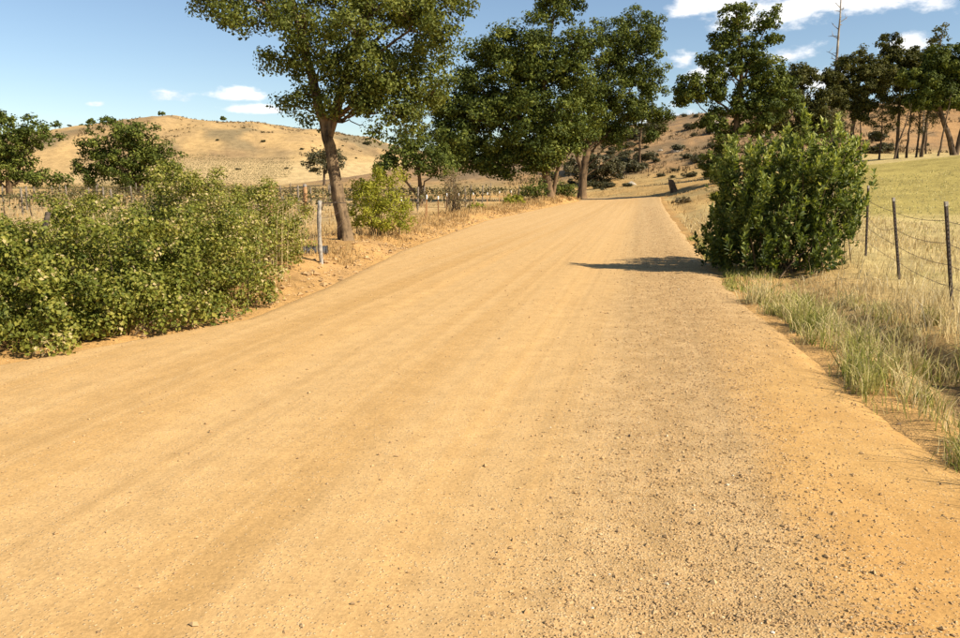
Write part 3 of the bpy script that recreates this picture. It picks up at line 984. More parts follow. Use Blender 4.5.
# middle distance, left
tree('oak_tree', 'small round oak behind the yellow green bush', 'tree', -4.6, 61.0, dz=-0.05,
     lobes=[(-1.5, 0, 3.9, 1.5, 1.5, 1.1), (0.6, 0, 4.2, 1.7, 1.6, 1.1), (2.0, 0, 3.0, 1.0, 1.2, 0.9), (-2.6, 0, 2.9, 1.0, 1.1, 0.8), (-0.4, 0, 5.0, 1.2, 1.2, 0.7), (0.2, 0, 3.0, 1.4, 1.3, .7)],
     clump_r=0.48, per_clump=44, leaf=0.22, mat=M['oak'], seed=104, twigs=0.2, bark=M['bark_far'], trunk_r=0.2, density=1.3,
     trunk=[(0.1, 0, -0.1), (0.1, 0, 1.5), (0, 0, 3), (-0.2, 0, 4.5)], extra_trunks=[([(0.15, 0, .5), (-0.9, 0, 1.8), (-1.6, 0, 3.3)], 0.12)])
tree('oak_tree', 'spreading oak with open limbs at the far end of the vineyard', 'tree', -57.5, 99.0, dz=-0.1,
     lobes=[(-1, 0, 8.0, 3.2, 3, 2.2), (2.5, 0, 6.8, 2.0, 2.2, 1.6), (-1.5, 0, 4.6, 3.0, 3, 2.0), (4.0, 0, 8.3, 1.4, 1.5, 0.8), (5.4, 0, 7.3, 1.3, 1.4, 0.7), (3.0, 0, 9.4, 0.9, 1, 0.6),
            (3.6, 0, 2.6, 1.8, 1.8, 1.1), (1.8, 0, 4.0, 1.6, 1.6, 1.1), (6.0, 0, 2.2, 1.3, 1.4, 0.7), (-3.5, 0, 6.0, 2.4, 2.4, 2.0), (0.2, 0, 9.7, 1.4, 1.4, .8), (-5, 0, 3, 2.5, 2.5, 1.8), (0.5, 0, 6.4, 2.4, 2.4, 1.8), (-0.5, 0, 2.6, 2.2, 2, 1.3)],
     clump_r=0.7, per_clump=44, leaf=0.33, mat=M['oak'], seed=105, twigs=0.15, bark=M['bark_far'], trunk_r=0.4, drop=0.1, density=1.25,
     trunk=[(0, 0, -0.2), (0, 0, 2), (0.3, 0, 5), (-0.5, 0, 8)])
tree('oak_tree', 'round topped oak standing alone in front of the golden hills', 'tree', -49.5, 113.0, dz=-0.1,
     lobes=[(-0.5, 0, 8.8, 3.0, 3, 1.8), (2.8, 0, 8.2, 2.6, 2.8, 1.7), (-3.6, 0, 6.6, 2.3, 2.4, 1.6), (5.4, 0, 5.6, 2.4, 2.6, 2.0), (0.6, 0, 5.6, 3.2, 3, 2.2), (-5.6, 0, 4.2, 1.6, 1.8, 1.0),
            (2.0, 0, 3.2, 3.0, 2.6, 1.6), (-1.8, 0, 3.6, 1.6, 1.8, 1.2), (-1.4, 0, 10.4, 0.9, 1, 0.6), (2.6, 0, 10.1, 0.8, 1, 0.5), (5.4, 0, 2.6, 1.8, 2, 1.2), (7, 0, 3.8, 1.2, 1.4, 1), (3, 0, 5.8, 2.4, 2.4, 1.8), (-2.4, 0, 5, 2, 2, 1.6), (0.5, 0, 2.0, 2.0, 1.8, 1.2), (-4.2, 0, 2.6, 1.4, 1.4, 1)],
     clump_r=0.75, per_clump=44, leaf=0.36, mat=M['oak'], seed=106, twigs=0.15, bark=M['bark_far'], trunk_r=0.45, drop=0.06, density=1.3,
     trunk=[(1.6, 0, -0.2), (1.5, 0, 2), (1.2, 0, 5), (0.6, 0, 8.5)], extra_trunks=[([(1.6, 0, 1.0), (2.6, 0, 3.5), (3.6, 0, 7)], 0.22)])
tree('oak_tree', 'small grey green tree on the slope behind the leaning oak', 'tree', -33.0, 172.0, dz=-0.1,
     lobes=[(-2, 0, 6, 2.6, 2.6, 2.0), (1.5, 0, 6.8, 2.4, 2.5, 1.8), (0, 0, 4.2, 3, 2.6, 1.6), (3.2, 0, 5, 1.6, 1.8, 1.4)],
     clump_r=0.8, per_clump=34, leaf=0.42, mat=M['scrub'], seed=107, twigs=0.1, bark=M['bark_dark'], trunk_r=0.3, trunk=[(0, 0, -0.2), (0, 0, 2.5), (0.3, 0, 6)])

# trees along the hillside on the right
RIGHT = 'trees on the hillside above the pasture'
tree('oak_tree', 'tall open crowned oak with bare upper limbs behind the roadside bush', 'tree', 27.0, 87.0, RIGHT, -0.1,
     lobes=[(-4.2, 0, 9.9, 2.3, 2.2, 1.7), (-5.6, 0, 9.0, 1.4, 1.4, 1.0), (-0.6, 0, 16.9, 1.7, 1.8, 1.5), (-0.9, 0, 14.4, 1.6, 1.6, 1.3), (2.8, 0, 16.4, 1.2, 1.3, 0.9), (3.8, 0, 14.8, 0.9, 1, 0.5),
            (-1.4, 0, 11.8, 1.8, 1.8, 1.3), (3.2, 0, 10.8, 2.4, 2.4, 1.8), (4.8, 0, 8.8, 2.0, 2, 1.8), (-2.0, 0, 6.6, 1.8, 1.8, 1.4), (2.2, 0, 6.6, 2.4, 2.4, 2.0), (-0.8, 0, 4.2, 1.9, 1.8, 1.3), (3.4, 0, 17.6, .6, .7, .5), (-3.2, 0, 12.6, 1.2, 1.2, .6), (-2, 0, 1.8, 1.6, 1.6, 1.4), (1, 0, 9, 1.8, 1.8, 1.6), (0.4, 0, 12.8, 1.5, 1.5, 1.3), (-2.4, 0, 9.6, 1.5, 1.6, 1.3), (1.4, 0, 14.4, .9, 1, .9), (-2.2, 0, 14.6, .9, 1, .8), (2.0, 0, 12.6, 1.2, 1.2, .9)],
     clump_r=0.58, per_clump=50, leaf=0.30, mat=M['oak'], seed=111, twigs=0.2, bark=M['bark_far'], drop=0.1, density=1.6, trunk_r=0.36,
     trunk=[(0.2, 0, -0.2), (0, 0, 3), (0.2, 0, 7), (0.5, 0, 11), (0.0, 0, 15), (-0.5, 0, 17.5)],
     extra_trunks=[([(1.2, 0, -.2), (1.5, 0, 3), (2.2, 0, 6), (3.4, 0, 9)], 0.24), ([(0.4, 0, 9.5), (1.4, 0, 13), (3.0, 0, 16.5)], 0.16)])
tree('oak_tree', 'bushy oak with drooping crown beside the bare grey snag', 'tree', 40.5, 103.0, RIGHT, -0.1,
     lobes=[(-2.5, 0, 9.4, 2.4, 2.4, 2.0), (-0.4, 0, 11.2, 1.9, 2, 1.5), (0.6, 0, 7.4, 2.6, 2.6, 2.0), (3.2, 0, 9.0, 2.0, 2.2, 1.5), (-3.4, 0, 6.2, 2.0, 2.2, 1.7), (2.6, 0, 5.6, 2.6, 2.4, 1.5), (3.0, 0, 11.2, 1.2, 1.3, .9), (0, 0, 4.4, 2.2, 2, 1.1)],
     clump_r=0.62, per_clump=52, leaf=0.33, mat=M['hillside'], seed=112, twigs=0.25, bark=M['bark_dark'], trunk_r=0.34, density=1.65,
     trunk=[(0, 0, -0.2), (0, 0, 3), (-0.2, 0, 7), (-0.4, 0, 11)])
tree('pine_tree', 'slender dark tree with flat topped crown on the pasture side of the bare snag', 'tree', 47.4, 104.0, RIGHT, -0.1,
     lobes=[(-0.8, 0, 12.0, 2.2, 2, 1.7), (2.0, 0, 11.6, 2.0, 1.8, 1.6), (0.4, 0, 9.6, 2.6, 2.2, 1.7), (-3.0, 0, 10.6, 1.2, 1.2, .9), (3.4, 0, 10.4, 1.2, 1.3, 1.0), (-1.8, 0, 9.0, 1.3, 1.5, 1.0), (2.6, 0, 9.2, 1.2, 1.4, 1.0), (0.2, 0, 7.4, 1.6, 1.5, 1.1), (-1.6, 0, 7.2, 1.2, 1.2, .9), (2.0, 0, 7.4, 1.3, 1.2, .9), (0.6, 0, 5.8, 1.1, 1.1, .7)],
     clump_r=0.55, per_clump=48, leaf=0.32, mat=M['hillside'], seed=113, twigs=0.3, bark=M['bark_dark'], trunk_r=0.3, drop=0.12, density=1.70,
     trunk=[(-0.4, 0, -0.2), (-0.2, 0, 4), (0.1, 0, 8), (0.3, 0, 12)])
tree('pine_tree', 'thin trunked tree with high crown between two darker trees', 'tree', 53.8, 106.0, RIGHT, -0.1,
     lobes=[(-1.6, 0, 14.0, 1.6, 1.6, 1.6), (-0.3, 0, 12.4, 2.1, 1.8, 1.6), (-2.6, 0, 9.6, 1.2, 1.2, 1.0), (0.6, 0, 9.2, 1.2, 1.2, .9), (2.4, 0, 11.8, 1.1, 1.2, .9), (1.4, 0, 12.8, 1.3, 1.4, 1.1), (-0.6, 0, 10.4, 1.3, 1.4, 1.0), (1.6, 0, 10.8, 1.0, 1.1, .8), (-2.2, 0, 11.6, 1.0, 1.1, 0.9), (-1.0, 0, 8.0, 1.2, 1.2, .9), (1.2, 0, 7.4, 1.1, 1.1, .8), (0, 0, 6.2, 1.0, 1.0, .6)],
     clump_r=0.52, per_clump=46, leaf=0.32, mat=M['hillside'], seed=114, twigs=0.3, bark=M['bark_dark'], trunk_r=0.24, drop=0.15, density=1.65,
     trunk=[(0.3, 0, -0.2), (0.2, 0, 5), (0, 0, 10), (-0.6, 0, 14)])
tree('pine_tree', 'airy tree with sparse pointed top among the hillside trees', 'tree', 59.0, 108.0, RIGHT, -0.1,
     lobes=[(0.6, 0, 15.4, 1.2, 1.3, 1.4), (-0.6, 0, 13.4, 1.3, 1.4, 1.1), (1.8, 0, 13.0, 1.0, 1.1, 0.8), (0, 0, 11, 1.3, 1.3, .9), (-1.6, 0, 10, 1.0, 1.0, .8), (0.8, 0, 9, 1.1, 1.1, .8), (-0.6, 0, 7.6, 1.1, 1.1, .8)],
     clump_r=0.46, per_clump=30, leaf=0.3, mat=M['hillside'], seed=115, twigs=0.45, bark=M['bark_dark'], trunk_r=0.2, drop=0.28, density=1.3,
     trunk=[(-0.6, 0, -0.2), (-0.3, 0, 5), (0.2, 0, 10), (0.6, 0, 15.5)])
tree('oak_tree', 'wide dark oak with leaning forked trunk at the top of the pasture', 'tree', 57.9, 100.0, RIGHT, -0.1,
     lobes=[(-3.6, 0, 9.0, 2.4, 2.4, 2.0), (-1.2, 0, 11.2, 2.4, 2.4, 1.8), (-4.6, 0, 6.8, 1.6, 1.8, 1.3), (1.2, 0, 9.2, 2.6, 2.6, 2.0), (-1.6, 0, 7.2, 2.4, 2.4, 1.5), (3.4, 0, 11.4, 2.2, 2.4, 1.8), (2.2, 0, 6.8, 2.4, 2.2, 1.4), (5.2, 0, 8.2, 2.4, 2.4, 2.2), (4.5, 0, 5.4, 2, 2, 1.2), (-5.6, 0, 9.4, 1.5, 1.6, 1.2), (-3.2, 0, 11.8, 1.6, 1.6, 1.2), (1.2, 0, 12.6, 2, 2, 1.3)],
     clump_r=0.62, per_clump=56, leaf=0.34, mat=M['oak'], seed=116, twigs=0.2, bark=M['bark_dark'], trunk_r=0.36, density=1.80,
     trunk=[(0.3, 0, -0.2), (-0.4, 0, 2), (-1.8, 0, 5), (-2.6, 0, 8), (-3, 0, 10)], extra_trunks=[([(0.4, 0, -.1), (0.7, 0, 3), (1.4, 0, 6), (2.5, 0, 9)], 0.3)])
tree('oak_tree', 'slim background tree showing its grey trunk behind the tall oak at the bend', 'tree', 27.8, 142.0, 'trees at the foot of the scrub hill', -0.1,
     lobes=[(-1.0, 0, 9.6, 2.2, 2.4, 2.2), (1.8, 0, 8.4, 1.8, 2, 1.8), (-3.4, 0, 7.2, 2.2, 2.2, 1.8), (0.6, 0, 12.4, 1.6, 1.8, 1.5), (-5.4, 0, 5.0, 2.0, 2.2, 1.6), (3.4, 0, 6.2, 1.4, 1.6, 1.2)],
     clump_r=0.7, per_clump=36, leaf=0.4, mat=M['hillside'], seed=117, twigs=0.2, bark=M['bark_far'], trunk_r=0.24, drop=0.15, limb_k=0.2,
     trunk=[(0, 0, -0.2), (0, 0, 4), (0.2, 0, 8), (0.3, 0, 12)])
# crown parts filling the skyline behind
tree('oak_tree', 'low dense oak against the foot of the hill behind the road bend', 'tree', 17.5, 131.0, 'trees at the foot of the scrub hill', -0.1,
     lobes=[(-2.2, 0, 3.0, 2.2, 2.2, 1.6), (1.8, 0, 3.6, 2.6, 2.4, 1.9), (4.6, 0, 2.6, 1.8, 2, 1.4), (0.4, 0, 2, 2.8, 2, 1.3)],
     clump_r=0.6, per_clump=36, leaf=0.36, mat=M['scrub'], seed=118, twigs=0.1, bark=M['bark_dark'], trunk_r=0.25, trunk=[(0, 0, -0.2), (0, 0, 1.2), (0.6, 0, 3)])

for i, (x, y, h, lab) in enumerate([(43.2, 101.0, 7.2, 'brownish half bare tree under the bushy oak'), (50.4, 103.0, 8.0, 'brownish half bare tree between the slender dark trees'),
                                    (55.6, 104.0, 8.6, 'brownish half bare tree next to the wide dark oak'), (46.4, 108.0, 8.2, 'brownish half bare tree behind the bare snag')]):
    tree('half_bare_tree', lab, 'tree', x, y, RIGHT, -0.1,
         lobes=[(0, 0, h * .8, 1.5, 1.5, h * .16), (-1.1, 0, h * .62, 1.0, 1.0, h * .12), (1.2, 0, h * .6, 1.1, 1.1, h * .13), (0.2, 0, h * .45, 1.2, 1.2, h * .1)],
         clump_r=0.45, per_clump=24, leaf=0.26, mat=M['hillside'] if i % 2 else M['vine'], seed=160 + i, twigs=0.9, bark=M['bark_dark'], trunk_r=0.14, drop=0.2, density=1.1, aspect=0.35,
         trunk=[(0, 0, -0.2), (0.1, 0, h * .4), (-0.1, 0, h * .85)])

# thin bare or nearly bare trunks on the hillside
def bare_tree(x, y, h, r, label, seed, name='bare_tree', mat='bark_dark', n=16, lean=(0, 0), low=0.45, blen=1.6):
    rg = np.random.default_rng(seed)
    root = thing(name, label, 'tree', (x, y, gz(x, y) - 0.1), 'bare trunks on the hillside')
    k = 14
    t = np.linspace(0, 1, k)
    P = np.stack([lean[0] * t + 0.05 * np.cumsum(rg.normal(size=k)), lean[1] * t + 0.03 * np.cumsum(rg.normal(size=k)), h * t], -1)
    tb = Tubes()
    tb.add(P, r * (1 - 0.8 * t), 8, 0.06, rg)
    tb.build('trunk', M[mat], root)
    for i in range(n):
        q = low + (0.98 - low) * rg.random()
        p0 = np.array([np.interp(q, t, P[:, j]) for j in range(3)])
        a_ = rg.uniform(0, 2 * pi)
        ln = blen * rg.uniform(0.4, 1.2) * (1.15 - q * 0.7)
        d = np.array([cos(a_), sin(a_), rg.uniform(-0.1, 0.7)])
        tb = Tubes()
        B = bez(p0, p0 + d * ln * 0.5 + np.array([0, 0, 0.1 * ln]), p0 + d * ln + rg.normal(size=3) * 0.12 * ln, 5)
        tb.add(B, r * 0.2 * np.linspace(1, 0.3, 5), 5)
        for m_ in range(2):
            e0 = B[2 + m_]
            tb.add(np.array([e0, e0 + rg.normal(size=3) * 0.25 * ln + np.array([0, 0, 0.2 * ln])]), [r * 0.10, r * 0.04], 4)
        tb.build('branch', M[mat], root)
    return root


bare_tree(45.2, 105, 21.5, 0.30, 'very tall bare grey snag rising above the other hillside trees', 201, 'dead_tree', 'dead', 26, (-0.4, 0), 0.35, 1.7)
bare_tree(49.2, 97, 6.5, 0.13, 'dark bare leaning sapling at the top of the pasture', 202, lean=(1.6, 0), n=12, low=0.3, blen=1.8)
bare_tree(57.0, 109, 11.0, 0.17, 'thin dark trunk with short side branches up the hillside', 203, n=12, low=0.3)
bare_tree(60.4, 112, 9.0, 0.14, 'thin pale trunk standing alone on the orange slope', 204, mat='dead', n=8, low=0.5)
bare_tree(55.0, 98, 7.5, 0.13, 'thin bare trunk slanting beside the wide dark oak', 205, n=10, low=0.4, lean=(0.4, 0))
bare_tree(52.0, 112, 9.0, 0.14, 'thin bare trunk seen between the slender trees', 206, n=12, low=0.3)
bare_tree(43.0, 114, 8.0, 0.13, 'bare trunk behind the bushy oak on the skyline', 207, n=10, low=0.3)
bare_tree(64.5, 118, 9.0, 0.15, 'dark bare trunk higher up behind the wide oak', 208, n=10, low=0.3)

# ------------------------------------------------------------------ roadside bushes
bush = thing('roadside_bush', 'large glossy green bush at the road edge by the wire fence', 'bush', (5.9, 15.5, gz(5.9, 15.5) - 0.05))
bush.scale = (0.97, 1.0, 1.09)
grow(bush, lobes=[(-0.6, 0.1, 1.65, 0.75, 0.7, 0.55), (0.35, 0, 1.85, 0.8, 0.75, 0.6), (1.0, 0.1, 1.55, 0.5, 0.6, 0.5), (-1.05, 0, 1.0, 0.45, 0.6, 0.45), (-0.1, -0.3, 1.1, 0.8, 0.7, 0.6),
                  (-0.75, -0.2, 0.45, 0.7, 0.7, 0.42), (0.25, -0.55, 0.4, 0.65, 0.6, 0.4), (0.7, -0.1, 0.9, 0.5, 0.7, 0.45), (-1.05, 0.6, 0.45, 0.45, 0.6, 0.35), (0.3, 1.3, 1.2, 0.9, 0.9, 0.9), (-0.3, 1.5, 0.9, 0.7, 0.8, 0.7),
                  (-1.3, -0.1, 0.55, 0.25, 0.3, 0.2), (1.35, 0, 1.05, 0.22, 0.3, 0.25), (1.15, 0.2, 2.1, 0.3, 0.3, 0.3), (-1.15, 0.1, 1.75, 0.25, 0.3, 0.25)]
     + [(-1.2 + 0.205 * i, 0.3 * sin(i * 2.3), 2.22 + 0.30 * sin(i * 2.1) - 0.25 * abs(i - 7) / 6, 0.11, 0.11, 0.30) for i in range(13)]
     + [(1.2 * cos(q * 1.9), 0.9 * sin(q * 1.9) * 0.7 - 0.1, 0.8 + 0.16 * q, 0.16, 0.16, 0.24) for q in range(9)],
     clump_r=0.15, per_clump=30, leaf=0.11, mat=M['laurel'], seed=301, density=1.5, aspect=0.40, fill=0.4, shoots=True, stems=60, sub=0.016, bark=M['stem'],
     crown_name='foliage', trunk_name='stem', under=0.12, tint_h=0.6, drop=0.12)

ybush = thing('roadside_bush', 'yellow green willowy bush just past the leaning oak', 'bush', (-3.0, 23.6, gz(-3.0, 23.6)))
grow(ybush, lobes=[(-0.2, 0, 1.2, 0.7, 0.7, 0.55), (0.45, 0, 0.85, 0.6, 0.6, 0.5), (-0.45, 0, 0.7, 0.55, 0.6, 0.5), (0.2, 0.1, 1.6, 0.45, 0.5, 0.3), (0.2, -0.2, 0.45, 0.8, 0.6, 0.35)],
     clump_r=0.19, per_clump=40, leaf=0.085, mat=M['willow'], seed=302, density=1.3, aspect=0.45, stems=25, bark=M['stem'], crown_name='foliage', trunk_name='stem', under=0.03, drop=0.1)

HEDGE = 'leafy bushes of the roadside thicket'
hedge_kw = dict(clump_r=0.165, per_clump=70, mat=M['bramble'], aspect=0.78, stems=26, sub=0.008, bark=M['stem'], crown_name='foliage', trunk_name='stem', up=0.45, under=0.02, fill=0.5)
HB = [  # x, y, height, radius, leaf, label
    (-6.7, 7.6, 1.26, 1.15, .085, 'leafy bush at the open end of the thicket, edging the bare dirt'),
    (-5.2, 8.55, 1.2, 1.05, .08, 'low dark based leafy bush edging the dirt in the thicket'),
    (-4.3, 9.6, 1.22, 1.05, .08, 'leafy bush at the bulge of the thicket into the road'),
    (-4.0, 11.1, 1.2, 1.0, .075, 'leafy bush at the inner corner of the thicket by the road'),
    (-4.25, 12.8, 1.22, 1.0, .075, 'leafy bush between the road corner of the thicket and the post'),
    (-4.1, 14.7, 1.2, 0.95, .075, 'last leafy thicket bush before the grey wooden post'),
    (-8.3, 9.6, 1.26, 1.25, .085, 'second row leafy bush behind the open end of the thicket'),
    (-6.9, 10.6, 1.28, 1.2, .08, 'second row leafy bush near the dark leaning post'),
    (-5.7, 11.7, 1.26, 1.1, .08, 'second row leafy bush in the middle of the thicket'),
    (-5.2, 13.8, 1.34, 1.05, .08, 'tallest thicket bush with upright sprays'),
    (-5.6, 15.6, 1.38, 1.1, .075, 'second row leafy bush level with the grey wooden post'),
    (-4.75, 17.4, 1.3, 1.0, .075, 'low leafy bush between the post and the leaning oak'),
    (-10.2, 11.8, 1.2, 1.4, .085, 'back row leafy bush at the outer end of the thicket'),
    (-8.3, 12.8, 1.2, 1.3, .085, 'back row leafy bush behind the dark leaning post'),
    (-7.2, 14.4, 1.2, 1.2, .085, 'back row leafy bush beside the tallest one'),
    (-7.6, 17.4, 1.1, 1.4, .085, 'rearmost leafy bush facing the vineyard'),
    (-11.8, 15.2, 1.1, 1.6, .09, 'rearmost leafy bush at the outer end of the thicket'),
    (-9.6, 7.6, 1.2, 1.3, .085, 'leafy bush next beyond the open end of the thicket'),
]
for i, (x, y, h, r, lf, lab) in enumerate(HB):
    rg = np.random.default_rng(400 + i)
    lobes = [(0, 0, h * 0.50, r * 0.85, r * 0.85, h * 0.42)]
    for k in range(7):
        a_ = 2 * pi * k / 7 + rg.uniform(-0.4, 0.4)
        q = r * rg.uniform(0.45, 0.72)
        hz = h * rg.uniform(0.24, 0.72)
        lobes.append((q * cos(a_), q * sin(a_), hz, r * 0.46, r * 0.46, h * rg.uniform(0.22, 0.3)))
    for k in range(8):       # skirt reaching the ground
        a_ = 2 * pi * k / 8 + rg.uniform(-0.3, 0.3)
        q = r * rg.uniform(0.75, 0.9)
        lobes.append((q * cos(a_), q * sin(a_), 0.16, r * 0.3, r * 0.3, 0.18))
    for k in range(5):       # sprays sticking out of the top
        a_ = rg.uniform(0, 2 * pi)
        q = r * rg.uniform(0.1, 0.7)
        lobes.append((q * cos(a_), q * sin(a_), h * rg.uniform(0.92, 1.08), 0.22, 0.22, 0.17))
    if h > 1.3:
        for k in range(9):      # long upright shoots
            a_ = rg.uniform(0, 2 * pi)
            q = r * rg.uniform(0.1, 0.9)
            lobes.append((q * cos(a_), q * sin(a_), h * rg.uniform(1.02, 1.28), 0.07, 0.07, 0.18))
    rt = thing('leafy_bush', lab, 'bush', (x, y, gz(x, y)), HEDGE)
    back = y > 11.5 or x < -7.5
    grow(rt, lobes=lobes, leaf=lf * 0.60, seed=420 + i, density=0.78 if not back else 0.50, tint_bias=0.03 + 0.12 * back, **hedge_kw)

# twiggy shrub and small greens on the left bank
tw = thing('twiggy_shrub', 'half bare brown twiggy shrub on the bank before the dark oak', 'shrub', (-1.3, 43.0, gz(-1.3, 43.0)))
grow(tw, lobes=[(0, 0, 1.2, 0.7, 0.7, 0.7), (-0.3, 0, 2.0, 0.4, 0.5, 0.5), (0.4, 0, 0.7, 0.7, 0.6, 0.5)], clump_r=0.3, per_clump=22, leaf=0.13, mat=M['twig'], seed=310, density=1.0,
     stems=70, sub=0.02, bark=M['stem'], crown_name='foliage', trunk_name='stem', under=0.05, aspect=0.3)
for i, (x, y, r, h, mt, lab) in enumerate([
        (2.6, 61, 0.9, 0.9, 'willow', 'small bright green weed clump on the bank between two oaks'),
        (4.9, 72, 1.7, 2.2, 'oak', 'green shrub growing at the foot of the dark oak'),
        (8.2, 81, 1.6, 1.7, 'oak', 'green shrub between the two big oaks'),
        (16.6, 66, 0.9, 0.6, 'twig', 'low brown weed on the road edge before the dark stump'),
        (18.0, 60, 1.2, 1.0, 'willow', 'green weeds on the road edge beyond the big glossy bush'),
        (-0.2, 52, 0.7, 0.6, 'willow', 'tiny green weed on the bank by the stakes'),
        (24.6, 82, 1.8, 1.8, 'oak', 'dark shrub below the tall open crowned oak')]):
    rt = thing('weed_clump', lab, 'shrub', (x, y, gz(x, y)))
    grow(rt, lobes=[(0, 0, h * 0.5, r * 0.7, r * 0.6, h * 0.4), (-r * 0.4, 0, h * 0.35, r * 0.5, r * 0.5, h * 0.3), (r * 0.4, 0, h * 0.3, r * 0.5, r * 0.5, h * 0.28)],
         clump_r=0.22 * max(r, .7), per_clump=30, leaf=0.10 * max(1, y / 40), mat=M[mt], seed=330 + i, stems=10, bark=M['stem'], crown_name='foliage', trunk_name='stem', under=0.03, aspect=0.5)

# ------------------------------------------------------------------ scrub on the hills
protos = []
for i in range(4):
    rt = thing('scrub_bush', 'dark rounded scrub bush on the brown hillside', 'bush', (0, 0, 0), 'scrub bushes on the brown hillside')
    rg = np.random.default_rng(500 + i)
    lobes = [(rg.uniform(-.5, .5), rg.uniform(-.5, .5), rg.uniform(.3, .6), rg.uniform(.4, .7), rg.uniform(.4, .7), rg.uniform(.3, .45)) for _ in range(4)]
    grow(rt, lobes=lobes, clump_r=0.22, per_clump=20, leaf=0.17, mat=M['scrub'], seed=510 + i, stems=6, bark=M['stem'], crown_name='foliage', trunk_name='stem', under=0.03)
    protos.append(rt)
rg = np.random.default_rng(9)
used = [False] * 4
placed = 0
while placed < 150:
    y = rg.uniform(119, 196)
    px = rg.uniform(545, 960) if placed < 90 else rg.uniform(545, 720)
    x = (px - 480) / 800 * y
    s, wv = road_sw(np.array([x]), np.array([y]))
    if -9 < wv[0] < 4:
        continue
    if px > 780 and rg.random() < 0.6:
        continue
    k = placed % 4
    z = gz(x, y) - 0.05
    sc = min(0.35 + rg.gamma(2.0, 0.4), 2.3) * (1.0 if y < 150 else 1.2)
    if not used[k]:
        o = protos[k]
        o.location = (x, y, z)
        o.scale = (sc, sc, sc * 0.8)
        used[k] = True
    else:
        o = dup(protos[k], (x, y, z), rg.uniform(0, 6.28), (sc, sc, sc * rg.uniform(0.6, 0.9)))
    placed += 1
LAB2 = 'small dark bush dotted over the far golden hills'
for i in range(40):
    y = rg.uniform(330, 452)
    px = rg.uniform(-40, 400)
    x = (px - 480) / 800 * y
    o = dup(protos[i % 4], (x, y, gz(x, y) - 0.1), rg.uniform(0, 6.28), (1, 1, 1), LAB2)
    sc = rg.gamma(1.6, 0.4) + 0.5
    o.scale = (sc, sc, sc * 0.8)
    o['group'] = 'bushes on the far golden hills'
# a few lone trees on the far skyline
for i, (px, y, h) in enumerate([(66, 450, 7), (93, 450, 5), (101, 448, 6), (170, 455, 4), (230, 452, 3.5)]):
    x = (px - 480) / 800 * y
    rt = thing('oak_tree', 'tiny lone tree on the skyline of the far golden hills', 'tree', (x, y, gz(x, y) - 0.2), 'lone trees on the far skyline')
    grow(rt, lobes=[(0, 0, h * 0.72, h * 0.35, h * 0.35, h * 0.22), (h * 0.25, 0, h * 0.6, h * 0.25, h * 0.25, h * 0.15), (-h * .2, 0, h * .58, h * .22, h * .22, h * .14)],
         clump_r=h * 0.12, per_clump=18, leaf=0.7, mat=M['oak'], seed=540 + i, twigs=0.0, bark=M['bark_dark'], trunk_r=0.22, trunk=[(0, 0, 0), (0, 0, h * 0.4), (0.1, 0, h * 0.7)])

# vines on the far slope, too small to tell apart
rg = np.random.default_rng(12)
vx = []
for k in range(34):
    y0 = 262 + k * 4.2
    n = 90
    x = np.linspace(-150, -72, n) + rg.normal(size=n) * 0.1
    yy = y0 + (x + 110) * 0.22 + rg.normal(size=n) * 0.15
    vx.append(np.stack([x, yy], -1))
vx = np.concatenate(vx)
edge = fbm(vx[:, 0], vx[:, 1], 1 / 25, 2, 90) * 8
vx = vx[(vx[:, 0] + edge > -150) & (vx[:, 0] + edge < -80) & (vx[:, 1] < 352 + edge)]
vz = terrain(vx[:, 0], vx[:, 1])
n = len(vx)
c = np.repeat(np.concatenate([vx, vz[:, None]], 1), 7, axis=0) + rg.normal(size=(n * 7, 3)) * np.array([0.25, 0.25, 0.18]) + np.array([0, 0, 0.65])
nn = norm(rg.normal(size=(n * 7, 3)) + np.array([0, 0, .4]))
v, f = leaf_arrays(c, np.cross(nn, rg.normal(size=nn.shape)), nn, np.full(len(c), 0.36), np.full(len(c), 0.3))
o = mesh_obj('hillside_vines', v, f, M['vine'], attrs={'tint': np.repeat(np.clip(rg.normal(0.55, .2, len(c)), 0, 1), 4)})
tag(o, 'far vineyard rows on the slope of the golden hills', 'vines', None, 'stuff')

# ------------------------------------------------------------------ vineyard rows and stakes on the left
post_me = None


def box(x0, x1, y0, y1, z0, z1):
    v = np.array([(x, y, z) for z in (z0, z1) for y in (y0, y1) for x in (x0, x1)], float)
    f = np.array([(0, 2, 3, 1), (4, 5, 7, 6), (0, 1, 5, 4), (2, 6, 7, 3), (0, 4, 6, 2), (1, 3, 7, 5)])
    return v, f


def boxes(name, bl, mat, parent=None, loc=None):
    vs_, fs_ = [], []
    n_ = 0
    for b in bl:
        v, f = box(*b)
        vs_.append(v)
        fs_.append(f + n_)
        n_ += 8
    return mesh_obj(name, np.concatenate(vs_), np.concatenate(fs_), mat, parent, loc)


